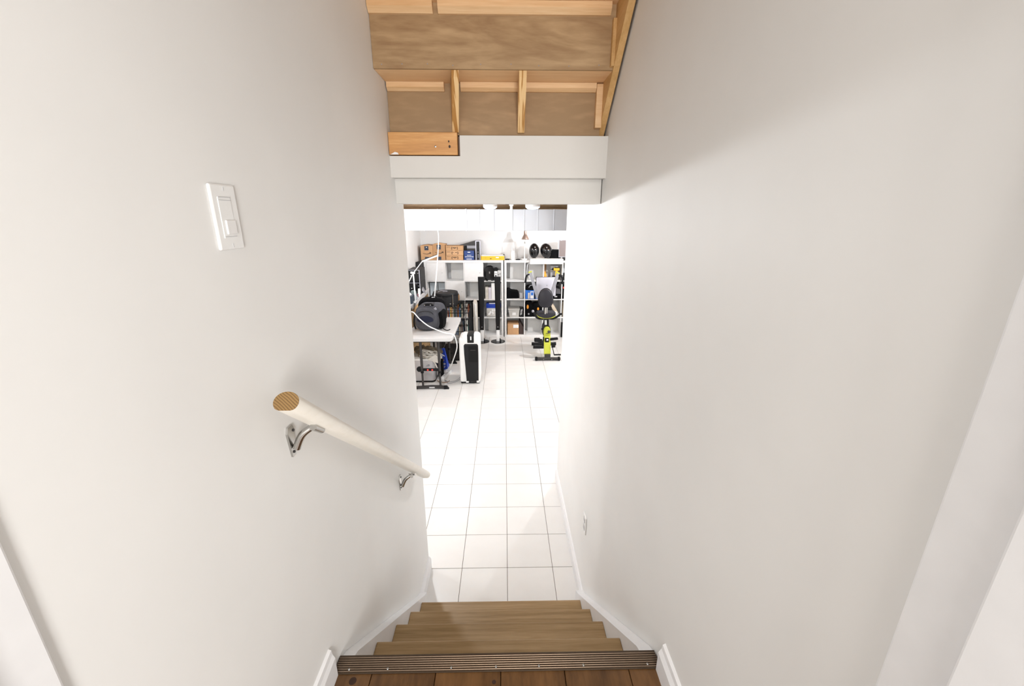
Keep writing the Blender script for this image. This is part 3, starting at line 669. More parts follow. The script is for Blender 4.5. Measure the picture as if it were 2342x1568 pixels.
for x_,sq,rz,l in ((.560,.82,0,'left'),(.770,1.0,-22,'right')):
    t=thing('satellite_speaker','glossy black egg-shaped speaker, '+l+' one of the pair on the white box','speaker',(x_,7.86,1.506),'pair of egg speakers')
    obj('shell', G().sph((x_+(.01 if l=='right' else -.005),7.87,1.515+.128),.138,(.68 if l=='left' else .80,.7,1.0),28,(0,R(-16 if l=='right' else 0),R(rz))), M_gloss, t, True)
    obj('neck', G().cyl((x_,7.86,1.506),(x_,7.86,1.535),.018,.012,12), M_black, t, True)
    obj('foot', G().lathe([(.03,0),(.03,.006),(.01,.01)],(x_,7.86,1.506),16), M_chrome, t, True)
    if l=='right': obj('mount_hole', G().sph((x_-.035,7.775,1.70),.012,(1,.4,1),10), M_dark, t)
t=thing('shelf_case','long flat white case with a lid lying under the egg speakers','case',(.775,7.9,1.415))
obj('lid', G().box(.475,1.085,7.70,8.0,1.490,1.506,.004), M_white, t)
obj('tray', G().box(.475,1.075,7.715,7.805,1.415,1.488,.003).box(.48,1.07,7.8,7.99,1.4748,1.488), M_white, t)
tag(obj('tool_bag', G().box(.83,1.06,7.84,8.05,1.507,1.66,.03).noise(.012,9,6), M_blkfab, None, True),'black slumped bag between the right egg speaker and the brown screen','bag')
t=thing('small_monitor','upright taupe screen in a black frame at the right end of the shelf top','monitor',(1.12,7.75,1.507))
obj('frame', G().box(1.005,1.165,7.80,7.825,1.530,1.845,.003), M_grey, t)
obj('screen', G().box(1.015,1.160,7.796,7.802,1.545,1.835), M_taupe, t)
obj('sticker', G().box(1.03,1.06,7.794,7.798,1.832,1.843), M_wtxt, t)
obj('stand', G().box(1.09,1.2,7.78,7.9,1.4765,1.53,.004), M_black, t)

# ------------------------------------------------------------ tower speakers
for x,l in ((-.418,'left'),(-.122,'right')):
    t=thing('tower_speaker','tall black tower speaker on a round glass base, '+l+' of the pair','speaker',(x,7.5,0),'pair of tower speakers')
    y=7.49
    obj('base', G().lathe([(.005,0),(.130,0),(.134,.004),(.132,.009),(.02,.012)],(x,y,.001),40), M_gloss, t, True)
    obj('stem', G().box(x-.030,x+.030,y-.02,y+.02,.012,.25,.006), M_blank, t, True)
    obj('stem_clamp', G().box(x+.022,x+.05,y-.015,y+.035,.012,.06,.006), M_black, t, True)
    obj('cabinet', G().loft([ell(x,y,.235,.036,.03,4+16,6,'z'),ell(x,y,.5,.042,.033,20,6,'z'),ell(x,y,.85,.050,.036,20,6,'z'),ell(x,y,1.215,.056,.038,20,6,'z')]), M_black, t, True)
    obj('badge', G().box(x-.008,x+.008,y-.036,y-.028,.288,.298), M_lgrey, t)

# ------------------------------------------------------------ exercise bike
t=thing('exercise_bike','folding exercise bike with lime yellow frame and black padded seat','exercise bike',(.7,6.8,0))
obj('front_stabilizer', G().cyl((.535,6.42,.030),(.875,6.42,.030),.026,n=16), M_dgrey, t, True)
obj('end_cap', G().box(.497,.54,6.39,6.45,.001,.060,.012), M_black, t, True)
obj('end_cap', G().box(.868,.910,6.39,6.45,.001,.060,.012), M_black, t, True)
obj('screw', G().sph((.635,6.394,.026),.006,n=8), M_chrome, t); obj('screw', G().sph((.77,6.394,.026),.006,n=8), M_chrome, t)
obj('foot_bracket', G().box(.655,.750,6.41,6.48,.045,.105,.004), M_dgrey, t)
obj('front_leg', G().loft([[(.650,6.44,.085),(.752,6.44,.085),(.752,6.50,.085),(.650,6.50,.085)],[(.650,6.60,.34),(.765,6.60,.34),(.765,6.66,.34),(.650,6.66,.34)],[(.652,6.66,.44),(.755,6.66,.44),(.755,6.72,.44),(.652,6.72,.44)]]), M_lime, t)
c=obj('flywheel_cover', G().loft([ell(.704,6.61,.415,.050,.088,28,2.6),ell(.704,6.63,.415,.058,.095,28,2.6),ell(.704,6.95,.40,.058,.13,28,2.2),ell(.704,6.98,.40,.045,.11,28,2.2)]), M_lime, t, True)
obj('cover_rim', G().loft([ell(.706,6.66,.415,.064,.103,28,2.6),ell(.706,6.94,.40,.064,.137,28,2.2)]), M_black, c, True)
obj('cover_badge', G().box(.685,.722,6.606,6.612,.402,.409), M_dgrey, c)
obj('latch', G().box(.668,.735,6.555,6.61,.258,.335,.006), M_black, t, True)
obj('latch_plate', G().box(.69,.72,6.548,6.556,.30,.325), M_white, t)
obj('rear_leg', G().cyl((.735,6.60,.44),(.74,7.24,.06),.025,n=12), M_dgrey, t, True)
obj('rear_stabilizer', G().cyl((.50,7.25,.030),(.93,7.25,.030),.026,n=16), M_black, t, True)
obj('end_cap', G().cyl((.495,7.25,.030),(.54,7.25,.030),.030,n=16).cyl((.90,7.25,.030),(.94,7.25,.030),.030,n=16), M_black, t, True)
obj('seat_post', G().cyl((.695,6.72,.43),(.685,6.74,.665),.019,n=14), M_blank, t, True)
obj('post_collar', G().box(.668,.722,6.69,6.75,.50,.525,.006).box(.665,.712,6.70,6.76,.61,.68,.006), M_black, t, True)
obj('rear_post', G().cyl((.735,6.80,.45),(.728,6.80,.68),.017,n=12), M_black, t, True)
obj('height_knob', G().cyl((.63,6.72,.61),(.63,6.72,.65),.012,n=12).cyl((.645,6.72,.45),(.615,6.72,.452),.010,n=10), M_black, t, True)
seat=[]
for y_,wx,dz,h in ((6.57,.10,-.03,.012),(6.59,.148,-.008,.03),(6.66,.160,.0,.038),(6.76,.152,-.002,.032),(6.80,.10,-.004,.02)):
    ring=[]
    for k in range(28):
        a_=2*math.pi*k/28; cx_=math.copysign(abs(math.cos(a_))**.6,math.cos(a_)); sz=math.copysign(abs(math.sin(a_))**.7,math.sin(a_))
        xx=wx*cx_; zz=h*sz - (.020*(1-(xx/wx)**2) if sz<0 else 0)
        ring.append((.683+xx,y_,.735+dz+zz))
    seat.append(ring)
s_=obj('seat', G().loft(seat), M_vinyl, t, True)
obj('seat_pan', G().loft([[(p[0]*.98+.683*.02,p[1]-.002,p[2]-.016 if p[2]<.74 else .712) for p in r] for r in seat[1:]]), M_lime, s_, True)
back=[]
for y_,sc_ in ((6.50,.86),(6.51,.96),(6.535,1.0),(6.56,.97),(6.57,.85)):
    ring=[]
    for k in range(36):
        a_=2*math.pi*k/36; cx_=math.cos(a_); sz=math.sin(a_)
        wdt=.117*(1-.16*sz)                       # wider at the bottom
        xx=wdt*math.copysign(abs(cx_)**.85,cx_); zz=.152*math.copysign(abs(sz)**.9,sz)
        ring.append((.660+xx*sc_,y_+.06*(zz),.975+zz*sc_))
    back.append([(p[0],p[1],p[2]+.035) for p in ring])
b_=obj('backrest', G().loft(back), M_vinyl, t, True)
obj('backrest_shell', G().loft([[(.660+(p[0]-.660)*1.05,p[1]+.02,1.01+(p[2]-1.01)*1.04) for p in r] for r in (back[2],back[3])]), M_black, b_, True)
obj('backrest_post', G().cyl((.662,6.60,.74),(.662,6.56,.86),.018,n=14).cyl((.69,6.60,.74),(.69,6.56,.86),.010,n=10), M_chrome, t, True)
obj('side_handle', G().tube([(.66,6.66,.655),(.58,6.62,.655),(.52,6.58,.69),(.485,6.54,.765),(.46,6.52,.80)],.017,10), M_black, t, True)
obj('side_handle', G().tube([(.70,6.66,.655),(.79,6.62,.655),(.85,6.58,.69),(.90,6.54,.745),(.925,6.52,.755)],.017,10), M_black, t, True)
obj('grip_cap', G().sph((.457,6.52,.802),.022,n=12), M_grey, t, True)
# handlebar arms spreading up
for s_ in (-1,1):
    xa,za=(.568,.93) if s_<0 else (.792,.99); xb,zb=(.428,1.37) if s_<0 else (.892,1.355)
    y_=6.92
    a1=obj('handlebar_arm', G().loft([[(xa-.028,y_-.015,za),(xa+.028,y_-.015,za),(xa+.028,y_+.02,za),(xa-.028,y_+.02,za)],[(xb-.025,y_-.015,zb),(xb+.025,y_-.015,zb),(xb+.025,y_+.02,zb),(xb-.025,y_+.02,zb)]]), M_grey, t)
    obj('arm_cap', G().box(xb-.03,xb+.03,y_-.02,y_+.025,zb-.004,zb+.014,.004,rot=(0,R(-18*-s_),0)), M_lime, a1)
    obj('grip', G().tube([(xb+s_*.01,y_,zb-.03),(xb+s_*.05,y_-.03,zb-.045),(xb+s_*.068,y_-.03,zb-.08),(xb+s_*.078,y_-.03,zb-.17)],lambda q:.013+.004*q,10), M_black, a1, True)
obj('arm_bridge', G().cyl((.565,6.92,.94),(.80,6.92,.99),.018,n=10).cyl((.71,6.92,.95),(.72,6.83,.46),.02,n=12), M_dgrey, t, True)
obj('resistance_cord', G().tube([(.915,6.90,1.34),(.985,6.9,1.30),(1.0,6.9,1.22),(.96,6.9,1.18),(.93,6.9,1.26)],.006), M_black, t, True)
# pedals and cranks
obj('pedal', G().box(.488,.585,6.50,6.58,.285,.345,.012), M_black, t, True)
obj('pedal_strap', G().box(.575,.62,6.52,6.56,.295,.33,.01), M_black, t, True)
obj('crank', G().box(.625,.645,6.53,6.56,.20,.37,.005,rot=(R(4),R(5),0)), M_black, t, True)
obj('pedal', G().box(.752,.885,6.56,6.62,.300,.335,.01,rot=(0,R(-6),0)), M_black, t, True)
obj('axle', G().cyl((.47,6.50,.205),(.64,6.50,.205),.026,n=14).cyl((.77,6.50,.215),(.83,6.50,.22),.022,n=14), M_black, t, True)
obj('crank', G().loft([[(.778,6.46,.205),(.79,6.46,.205),(.79,6.48,.205),(.778,6.48,.205)],[(.802,6.40,.095),(.816,6.40,.095),(.816,6.42,.095),(.802,6.42,.095)]]), M_black, t)
obj('pedal', G().cyl((.805,6.41,.10),(.915,6.41,.102),.012,n=12), M_black, t, True)

t=thing('silver_monitor','silver flat monitor turned away, standing behind the bike backrest on a slim black pole','monitor',(.73,7.3,0))
obj('back_shell', G().box(.562,.912,7.30,7.325,.90,1.232,.012), M_silver, t, True)
obj('bezel', G().box(.556,.918,7.318,7.332,.895,1.238,.008), M_dgrey, t, True)
obj('logo', G().sph((.752,7.299,1.09),.006,(1,.4,1),10), M_dgrey, t)
obj('pole', G().cyl((.735,7.34,.01),(.735,7.34,1.0),.014,n=12), M_black, t, True)
obj('pole_base', G().lathe([(.005,0),(.11,0),(.11,.008),(.02,.014)],(.735,7.42,.0),24), M_black, t, True)

# ------------------------------------------------------------ portable air conditioner
t=thing('air_conditioner','white portable air conditioner with a black front panel on the tiles','air conditioner',(-.49,5.6,0))
obj('body', G().box(-.628,-.343,5.46,5.80,.016,.665,.03,seg=4), M_white, t, True)
obj('hood', G().box(-.588,-.345,5.455,5.66,.58,.715,.035,seg=4), M_white, t, True)
obj('front_panel', G().loft([[(-.535,5.455,.03),(-.368,5.455,.03),(-.368,5.47,.03),(-.535,5.47,.03)],[(-.558,5.45,.45),(-.362,5.45,.45),(-.362,5.47,.45),(-.558,5.47,.45)],[(-.560,5.45,.565),(-.364,5.45,.565),(-.364,5.47,.565),(-.560,5.47,.565)],[(-.545,5.452,.585),(-.38,5.452,.585),(-.38,5.47,.585),(-.545,5.47,.585)]]), M_dplast, t)
g=G().box(-.498,-.372,5.446,5.452,.325,.555)
ag=obj('air_grille', g, M_black, t)
obj('grille_handle', G().box(-.47,-.40,5.440,5.449,.495,.503,.002), M_dgrey, ag)
obj('control_panel', G().box(-.512,-.418,5.447,5.66,.60,.722,.012), M_dplast, t, True)
obj('display', G().box(-.468,-.452,5.443,5.449,.645,.695), M_wtxt, t)
obj('base_skirt', G().box(-.615,-.355,5.47,5.79,.0,.018), M_black, t)
obj('foot_corner', G().box(-.545,-.505,5.449,5.46,.016,.04,.004).box(-.395,-.355,5.449,5.46,.016,.045,.004), M_white, t)

# ------------------------------------------------------------ folding table
t=thing('folding_table','white folding table with dark grey tube legs holding the grey backpack','table',(-.995,5.8,0))
tp=[]
def rrect(x0,x1,y0,y1,r,z,n=5):
    o=[]
    for cx,cy,a0 in ((x1-r,y1-r,0),(x0+r,y1-r,90),(x0+r,y0+r,180),(x1-r,y0+r,270)):
        for k in range(n+1):
            a_=R(a0+90*k/n); o.append((cx+r*math.cos(a_),cy+r*math.sin(a_),z))
    return o
obj('tabletop', G().loft([rrect(-1.305,-.695,5.24,6.38,.05,.685),rrect(-1.31,-.682,5.225,6.39,.06,.70),rrect(-1.31,-.680,5.222,6.39,.06,.733),rrect(-1.305,-.685,5.228,6.385,.055,.740)]), mat('tabletop_plastic',(.66,.655,.65),.5), t, True)
for ys_ in (5.285,6.30):
    for xx in (-1.115,-.878):
        obj('leg', G().cyl((xx,ys_,.02),(xx,ys_,.26),.014,n=12).cyl((xx,ys_,.25),(xx,ys_,.69),.018,n=12), M_dgrey, t, True)
        obj('leg_collar', G().cyl((xx,ys_,.232),(xx,ys_,.262),.022,n=12), M_black, t, True)
    pr=[(-1.222,.0),(-1.19,.006),(-.995,.014),(-.80,.006),(-.762,.0),(-.79,.035),(-.995,.048),(-1.20,.035),(-1.222,.028)]
    ft=obj('foot', G().prism(pr,'y',ys_-.02,ys_+.02), M_dgrey, t)
    obj('foot_cap', G().box(-1.226,-1.19,ys_-.023,ys_+.023,0,.034,.006), M_black, ft, True)
    obj('foot_cap', G().prism([(-.83,.0),(-.762,.0),(-.79,.038),(-.83,.040)],'y',ys_-.023,ys_+.023), M_black, ft)
obj('foot_label', G().box(-1.03,-.955,5.262,5.266,.016,.036,.002), M_lgrey, t)
obj('cross_bar', G().box(-1.165,-.875,5.27,5.30,.262,.296,.006), M_black, t, True)
obj('bar_pivot', G().lathe([(.02,0),(.038,.003),(.038,.02),(.02,.022)],(-1.15,5.30,.285),20,Matrix.Rotation(R(90),3,'X')), M_black, t, True)
for xx in (-1.035,-.975): obj('red_button', G().sph((xx,5.268,.279),.013,(1,.5,1),12), M_red, t, True)
for yy in (5.32,6.27): obj('apron', G().box(-1.24,-.74,yy-.012,yy+.012,.655,.688,.003), M_black, t)

# plywood bench on the left with a grey edge rail
t=thing('plywood_bench','tall plywood bench with a grey edge rail along the left basement wall','bench',(-1.46,6.3,0))
obj('side_board', G().box(-1.345,-1.325,5.30,7.2,.10,1.00,.002), M_bench, t)
obj('top', G().box(-1.595,-1.335,5.30,7.25,1.00,1.03,.002), M_dgrey, t)
obj('edge_rail', G().box(-1.342,-1.312,5.30,7.25,.985,1.055,.004), M_lgrey, t)
obj('rail_clip', G().box(-1.318,-1.300,5.62,5.76,.985,1.02,.008), M_black, t, True)
obj('back_leg', G().box(-1.59,-1.55,5.32,5.36,0,1.0,.002), M_bench, t); obj('back_leg', G().box(-1.59,-1.55,7.16,7.2,0,1.0,.002), M_bench, t)
obj('front_leg', G().box(-1.38,-1.34,7.16,7.2,0,1.0,.002), M_bench, t); obj('front_leg', G().box(-1.38,-1.346,5.32,5.36,0,1.0,.002), M_bench, t)
for k,z0 in ((0,1.032),(1,1.236)):
    t=thing('desktop_computer','silver-edged black computer, '+('lower' if k==0 else 'upper')+' of two stacked on the bench','computer',(-1.42,6.9,z0),'stacked black computers')
    obj('case_body', G().box(-1.54,-1.344,6.72,7.12,z0,z0+.202,.004), M_dplast, t)
    obj('front_panel', G().box(-1.535,-1.364,6.712,6.722,z0+.006,z0+.195,.003), M_gloss, t)
    obj('silver_edge', G().box(-1.366,-1.354,6.708,6.722,z0+.0,z0+.20).box(-1.535,-1.364,6.709,6.720,z0+.194,z0+.200), M_silver, t)
    obj('power_button', G().sph((-1.495,6.710,z0+.11),.008,(1,.4,1),10), M_wtxt, t)
    obj('drive_button', G().box(-1.39,-1.375,6.706,6.713,z0+.145,z0+.15).sph((-1.42,6.71,z0+.18),.004,n=8), M_lgrey, t)
tag(obj('subwoofer', G().box(-1.585,-1.505,7.60,7.78,1.0,1.465,.004), M_dplast, None, True),'tall narrow black cabinet between the bench computers and the shelving','cabinet')
tag(obj('cabinet_plinth', G().box(-1.59,-1.50,7.58,7.80,0,1.0,.004), M_dgrey),'dark plinth under the tall narrow black cabinet','plinth')
# small things on the bench
t=thing('binder','white binder standing on the bench end nearest the stairs','binder',(-1.39,5.75,1.03))
obj('cover', G().box(-1.42,-1.365,5.6,5.82,1.031,1.135,.002), M_white, t); obj('spine', G().box(-1.425,-1.417,5.6,5.82,1.031,1.135), M_royal, t)
tag(obj('blue_folder', G().box(-1.362,-1.318+.0,5.88,6.05,1.057,1.165,.004), mat('dark_slate',(.03,.045,.07),.5)),'dark slate folder between the white binder and the disc','folder')
tag(obj('disc', G().lathe([(.002,0),(.042,0),(.042,.004),(.002,.004)],(-1.325,6.12,1.10),24,Matrix.Rotation(R(80),3,'X')), M_glass),'pale round disc leaning on the bench rail','disc')
tag(obj('grey_cloth', G().box(-1.40,-1.33,6.2,6.32,1.031,1.19,.02).noise(.012,14,3), mat('sage_cloth',(.22,.27,.27),.9), None, True),'grey green cloth bundle on the bench','cloth')
tag(obj('white_cloth', G().sph((-1.42,5.98,1.165),.06,(1.2,1,.6),14).noise(.02,14,2), M_white, None, True),'crumpled white cloth above the slate folder','cloth')
tag(obj('pen_cup', G().lathe([(.02,0),(.024,.01),(.026,.07),(.02,.075)],(-1.36,6.42,1.03),14), mat('plum_plastic',(.16,.06,.08),.5), None, True),'small plum coloured cup on the bench','cup')
tag(obj('paper_roll', G().cyl((-1.345,6.5,1.035),(-1.345,6.56,1.16),.02,n=14), M_white, None, True),'white paper roll standing on the bench','roll')
tag(obj('round_dish', G().lathe([(.005,.02),(.06,.015),(.08,0),(.005,0)],(-1.345,6.85,1.10),24,Matrix.Rotation(R(65),3,'Y')), M_grey, None, True),'grey round dish leaning at the far end of the bench rail','dish')

# clamp desk lamp
t=thing('arm_lamp','white swing arm lamp with a bar head over the bench','lamp',(-1.29,6.0,1.055))
P=[(-1.294,6.0,1.06),(-1.301,6.0,1.48),(-1.378,6.0,1.345),(-1.16,6.0,1.648),(-.943,6.0,1.728)]
obj('post', G().cyl(P[0],P[1],.010,n=10), M_blank, t, True)
obj('lower_arm', G().cyl(P[2],P[1],.008,n=10), M_blank, t, True)
obj('upper_arm', G().cyl(P[1],P[3],.006,n=10), M_blank, t, True)
obj('elbow', G().cyl((-1.335,5.99,1.488),(-1.275,5.99,1.484),.016,n=12), M_blank, t, True)
v=Vector(P[4])-Vector(P[3]); ang=math.atan2(v.z,v.x); mid=(Vector(P[3])+Vector(P[4]))/2
obj('lamp_bar', G().box(mid.x-.118,mid.x+.118,5.97,6.02,mid.z-.012,mid.z+.010,.004,rot=(0,-ang,0)), M_white, t)
obj('bar_back', G().box(mid.x-.118,mid.x+.115,5.98,6.03,mid.z+.011,mid.z+.017,.001,rot=(0,-ang,0)), M_black, t)
obj('table_clamp', G().box(-1.345,-1.28,5.97,6.03,1.05,1.075,.004), M_blank, t)
tag(obj('hanging_cord', G().tube([(-.848,5.5,2.103),(-.855,5.6,1.98),(-.905,5.72,1.66),(-.965,5.85,1.35),(-1.02,6.0,1.10)],lambda q:.005+.005*q,10), M_blank, None, True),'long white cord hanging from the duct past the open smile box','cord')

# ------------------------------------------------------------ backpack and black bag on the table
t=thing('backpack','grey backpack with a black grab handle and open front pocket on the folding table','backpack',(-1.05,5.68,.74))
def bring(y,cx,rx,z0,z1,p=3):
    return ell(cx,y,(z0+z1)/2,rx,(z1-z0)/2,32,p)
obj('main_body', G().loft([bring(5.60,-1.055,.155,.755,1.05,3.4),bring(5.63,-1.05,.178,.743,1.085,3.8),bring(5.72,-1.03,.185,.741,1.095,4),bring(5.82,-1.02,.185,.741,1.10,4),bring(5.86,-1.01,.17,.745,1.09,3.6)]).noise(.006,8,2), M_gfab, t, True)
f=obj('front_pocket', G().loft([bring(5.535,-1.075,.125,.775,1.025,2.8),bring(5.555,-1.075,.150,.752,1.055,2.8),bring(5.62,-1.068,.156,.748,1.07,2.8)]).noise(.004,10,5), M_gfab, t, True)
obj('pocket_opening', G().loft([[ (-1.078+.112*math.cos(a_), 5.526, .905+(.060*math.sin(a_) if math.sin(a_)>0 else .035*math.sin(a_))) for a_ in [2*math.pi*k/24 for k in range(24)]],[ (-1.078+.105*math.cos(a_), 5.545, .905+(.056*math.sin(a_) if math.sin(a_)>0 else .03*math.sin(a_))) for a_ in [2*math.pi*k/24 for k in range(24)]]]), M_navyf, f)
obj('zip', G().tube([(-1.195,5.542,.97),(-1.15,5.533,1.015),(-1.07,5.530,1.03),(-.99,5.533,1.01),(-.945,5.545,.94)],.004,6), M_black, f, True)
obj('logo_tab', G().box(-1.0,-.965,5.540,5.545,.965,.975,rot=(0,R(18),0)), M_wtxt, f)
obj('side_mesh', G().loft([ell(-.885,5.60,.88,.035,.12,16,2.5),ell(-.868,5.70,.89,.045,.14,16,2.5),ell(-.862,5.82,.89,.03,.13,16,2.5)]), M_blkfab, t, True)
h=obj('grab_handle', G().tube([(-1.10,5.66,1.07),(-1.085,5.63,1.10),(-1.0,5.62,1.105),(-.985,5.65,1.075)],.016,10), M_black, t, True)
obj('handle_rivet', G().sph((-1.088,5.592,1.098),.008,n=8).sph((-1.008,5.588,1.10),.008,n=8), M_chrome, h, True)
obj('compression_strap', G().box(-.985,-.93,5.60,5.625,1.02,1.055,.004,rot=(0,R(-32),0)), M_grey, t)
obj('loose_strap', G().tube([(-.86,5.62,.77),(-.83,5.60,.752),(-.79,5.585,.747),(-.755,5.60,.755)],.006,8), M_black, t, True)
obj('shoulder_strap', G().tube([(-1.19,5.66,1.04),(-1.235,5.62,.95),(-1.25,5.60,.85),(-1.23,5.60,.765)],.012,8), M_black, t, True)
t=thing('black_suitcase','black soft case with a top handle standing behind the grey backpack','suitcase',(-1.02,5.98,.74))
obj('body', G().loft([bring(5.90,-1.05,.18,.745,1.105,3.8),bring(5.93,-1.05,.20,.741,1.13,3.8),bring(6.06,-1.05,.20,.741,1.13,3.8),bring(6.09,-1.05,.18,.745,1.11,3.8)]), M_blkfab, t, True)
obj('top_handle', G().tube([(-1.08,5.98,1.125),(-1.06,5.97,1.15),(-1.0,5.97,1.15),(-.98,5.98,1.125)],.012,8), M_black, t, True)
obj('top_label', G().box(-1.05,-1.02,5.95,5.965,1.133,1.143), M_lgrey, t)

# ------------------------------------------------------------ wire crate, drum case
t=thing('dog_crate','tall black wire dog crate with books showing through it','crate',(-.83,6.85,0))
cx0,cx1,cy0,cy1,cz=-1.09,-.567,6.42,7.32,.80
def wires(g,a,b,fix,axis,n,z0,z1,r=.0026):
    for k in range(n+1):
        q=a+(b-a)*k/n
        if axis=='x': g.cyl((q,fix,z0),(q,fix,z1),r,n=5)
        else: g.cyl((fix,q,z0),(fix,q,z1),r,n=5)
    return g
hz=[.02,.13,.24,.36,.50,.61,.70,.79]
def hor(g,p0,p1,zs_,r=.003):
    for z_ in zs_: g.cyl((p0[0],p0[1],z_),(p1[0],p1[1],z_),r,n=6)
    return g
for nm,g in (('front_panel',hor(wires(G(),cx0,cx1,cy0,'x',12,.01,cz,.0021),(cx0,cy0),(cx1,cy0),hz)),
             ('back_panel',hor(wires(G(),cx0,cx1,cy1,'x',12,.01,cz,.0015),(cx0,cy1),(cx1,cy1),hz)),
             ('side_panel',hor(wires(G(),cy0,cy1,cx1,'y',34,.01,cz,.0042),(cx1,cy0),(cx1,cy1),hz)),
             ('side_panel',hor(wires(G(),cy0,cy1,cx0,'y',26,.01,cz),(cx0,cy0),(cx0,cy1),hz))):
    obj(nm, g, M_black, t)
g=G()
for k in range(18):
    q=cx0+(cx1-cx0)*k/17; g.cyl((q,cy0,cz),(q,cy1,cz),.002,n=5)
for k in range(6):
    q=cy0+(cy1-cy0)*k/5; g.cyl((cx0,q,cz),(cx1,q,cz),.004,n=5)
obj('top_panel', g, M_black, t)
obj('tray', G().box(cx0+.01,cx1-.01,cy0+.01,cy1-.01,.001,.02,.004), M_black, t)
t=thing('drum_case','round glossy black drum case lying on the wire crate','case',(-1.0,7.0,.806))
c_=(-.995,6.98)
obj('shell', G().lathe([(.01,0),(.19,.0),(.212,.02),(.214,.20),(.205,.235),(.01,.24)],(*c_,.806),40), M_dplast, t, True)
obj('lid_rim', G().lathe([(.2135,.175),(.2195,.178),(.2195,.20),(.2135,.203)],(*c_,.806),40), M_black, t, True)
for a_ in (-48,-62): obj('latch', G().box(c_[0]+.216*math.cos(R(a_))-.012,c_[0]+.216*math.cos(R(a_))+.012,c_[1]+.222*math.sin(R(a_))-.006,c_[1]+.222*math.sin(R(a_))+.006,.86,.875,.003), M_chrome, t)
obj('strap', G().box(-.86,-.848,6.80,6.815,.81,1.02,.003), M_chrome, t)
obj('top_emblem', G().tube([(-1.10,6.90,1.048),(-1.08,7.0,1.05),(-1.0,7.02,1.05),(-.96,6.95,1.05),(-1.03,6.92,1.05)],.006,6), M_grey, t, True)
obj('carry_handle', G().tube([(-1.13,6.80,.99),(-1.10,6.775,.985),(-1.05,6.762,.985),(-1.02,6.77,.99)],.012,8), M_black, t, True)
t=thing('folded_panel','white folded table standing on edge between the wire crate and the first tower speaker','table',(-.52,7.23,0))
obj('panel', G().loft([[(-.543,7.12,.0),(-.482,7.12,.0),(-.482,7.34,.0),(-.543,7.34,.0)],[(-.543,7.12,.77),(-.482,7.12,.77),(-.482,7.34,.77),(-.543,7.34,.77)],[(-.543,7.12,.82),(-.495,7.12,.82),(-.495,7.34,.82),(-.543,7.34,.82)],[(-.543,7.12,.835),(-.515,7.12,.835),(-.515,7.34,.835),(-.543,7.34,.835)]]), M_cream, t)
obj('edge_trim', G().box(-.51,-.498,7.110,7.122,.005,.80,.002), M_blank, t)
tag(obj('tan_blob', G().loft([ell(-.868,7.78,.79,.022,.065,16,3),ell(-.868,7.79,.79,.022,.065,16,3)]), M_card),'small tan rounded paddle against the shelving right of the drum case','blob')  # flat tan oval set close to the shelving front

# ------------------------------------------------------------ under the table
t=thing('metal_bin','silver rectangular bin with rounded corners under the folding table','bin',(-1.17,5.62,0))
obj('body', G().loft([rrect(-1.31,-.99,5.52,5.80,.05,.02),rrect(-1.318,-.98,5.50,5.82,.06,.335)]), mat('brushed_bin_metal',(.56,.55,.56),.35,.6), t, True)
obj('base_band', G().loft([rrect(-1.312,-.988,5.518,5.802,.05,.0),rrect(-1.312,-.988,5.518,5.802,.05,.022)]), M_black, t, True)
obj('rim', G().loft([rrect(-1.32,-.978,5.498,5.822,.06,.335),rrect(-1.32,-.978,5.498,5.822,.06,.352)]), M_white, t, True)
obj('pull_tab', G().prism([(-1.10,.25),(-1.07,.25),(-1.045,.262),(-1.07,.275)],'y',5.49,5.50), M_grey, t)
g=G()
for k in range(10): g.sph((-1.22+random.random()*.26,5.58+random.random()*.18,.38+random.random()*.05),.075,(1.2,.9,.75),12)
o=tag(obj('clothes_heap', g.noise(.03,16,3), M_olive, None, True),'heap of brown and olive cloth piled in the silver bin','clothes'); o['kind']='stuff'
g=G()
for k in range(22):
    x=-1.12+random.random()*.2; y=5.50+random.random()*.05; z=.37+random.random()*.09
    g.tube([(x,y,z),(x+random.uniform(-.08,.08),y-.02,z+.03),(x+random.uniform(-.1,.1),y,z+random.uniform(-.04,.04)),(x+random.uniform(.02,.13),y+.01,z-.03)],.006,5)
o=tag(obj('cable_tangle', g, M_cream, None, True),'tangle of cream cables lying over the cloth in the silver bin','cables'); o['kind']='stuff'
tag(obj('cream_towel', G().loft([[(-1.08,5.47,.365),(-.96,5.47,.43),(-.905,5.50,.36),(-.91,5.50,.28),(-1.0,5.48,.33)],[(-1.08,5.62,.365),(-.96,5.62,.44),(-.90,5.62,.37),(-.91,5.60,.28),(-1.0,5.6,.33)]]).noise(.012,20,4), M_cream, None, True),'cream towel slumping over the right corner of the silver bin','towel')
tag(obj('cream_strap', G().tube([(-1.06,5.488,.345),(-1.0,5.487,.335),(-.965,5.487,.28),(-.935,5.487,.20)],.010,8), M_cream, None, True),'cream strap curving down from the silver bin rim','strap')
tag(obj('black_sack', G().box(-.975,-.90,5.66,5.80,.0,.28,.03).noise(.01,10,2), M_blkfab, None, True),'black sack on the floor right of the silver bin','bag')
t=thing('shopping_bag','royal blue shopping bag with flower print leaning right of the silver bin','bag',(-.93,6.0,0))
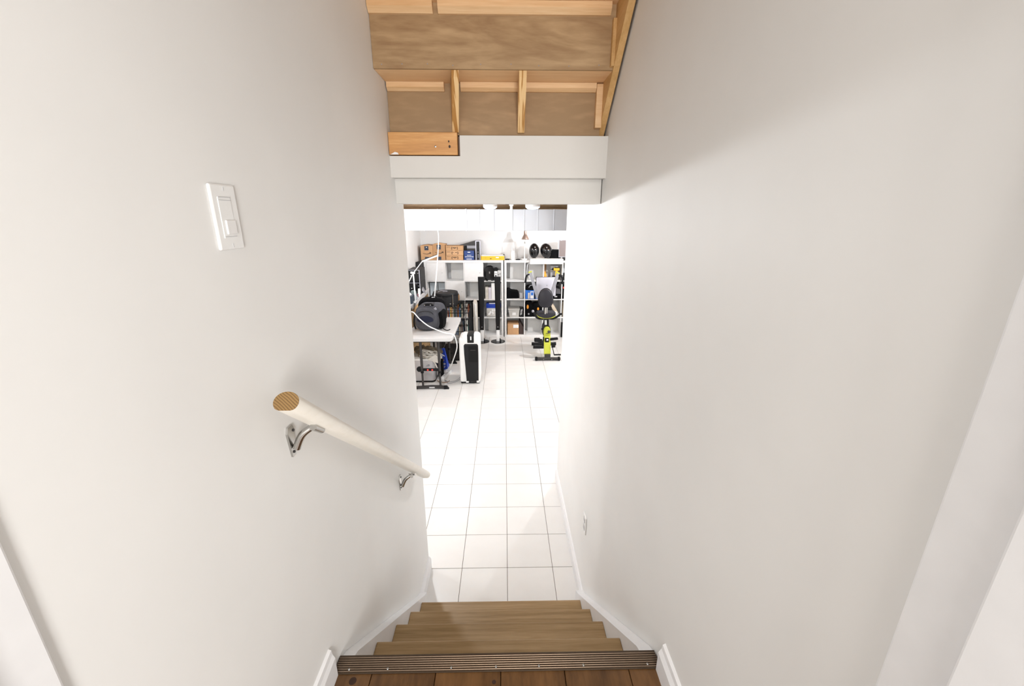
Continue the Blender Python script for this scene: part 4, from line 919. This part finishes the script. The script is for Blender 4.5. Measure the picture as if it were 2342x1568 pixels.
obj('bag_body', G().loft([[(-.985,5.98,.0),(-.87,5.96,.035),(-.86,6.10,.035),(-.985,6.12,.0)],[(-1.0,6.0,.18),(-.89,5.98,.18),(-.89,6.1,.18),(-1.0,6.12,.18)],[(-.965,6.02,.33),(-.915,6.02,.34),(-.915,6.06,.34),(-.965,6.06,.33)]]), M_royal, t)
for (a_,b_) in ((-.915,.11),(-.955,.09),(-.935,.17),(-.91,.06),(-.95,.235)):
    g=G()
    for k in range(5): g.sph((a_+.011*math.cos(k*1.256),5.972,b_+.011*math.sin(k*1.256)),.0055,(1,.5,1),8)
    obj('flower_print', g, M_cream if b_!=.17 else M_orange, t)
# cable over the backpack and down to the power strip
tag(obj('white_cable', G().tube([(-1.32,5.60,1.0),(-1.21,5.42,1.04),(-1.13,5.40,.955),(-1.02,5.40,.86),(-.90,5.40,.80),(-.80,5.38,.768),(-.70,5.37,.748),(-.668,5.37,.72),(-.645,5.38,.62),(-.655,5.42,.52),(-.71,5.5,.36),(-.80,5.66,.13),(-.845,5.74,.045)],.0075,8), M_blank, None, True),'thick white cable looping over the grey backpack and down to the power strip','cable')
t=thing('power_strip','white power strip lying on the tiles by the table foot','power strip',(-.865,5.76,0))
g=G().box(-.89,-.835,5.60,5.92,.001,.04,.006)
obj('housing', g, M_white, t, True)
for k in range(4): obj('socket', G().cyl((-.862,5.66+k*.07,.039),(-.862,5.66+k*.07,.042),.017,n=14), M_lgrey, t)
t.rotation_euler.z=R(-12)
for k in (0,1):
    tag(obj('thin_cable', G().tube([(-.625,5.62-k*.05,.05-.02*k),(-.70,5.56-k*.05,.008),(-.80,5.52-k*.06,.006),(-.86,5.58,.008)],.004,6), M_grey, None, True),('upper','lower')[k]+' of two thin grey cords between the air conditioner and the power strip','cord')
tag(obj('brown_cable', G().tube([(-.97,5.56,.012),(-.90,5.50,.006),(-.82,5.50,.006),(-.79,5.56,.006)],.005,6), mat('brown_cord_rubber',(.25,.13,.06),.6), None, True),'brown cord on the tiles behind the table leg','cord')
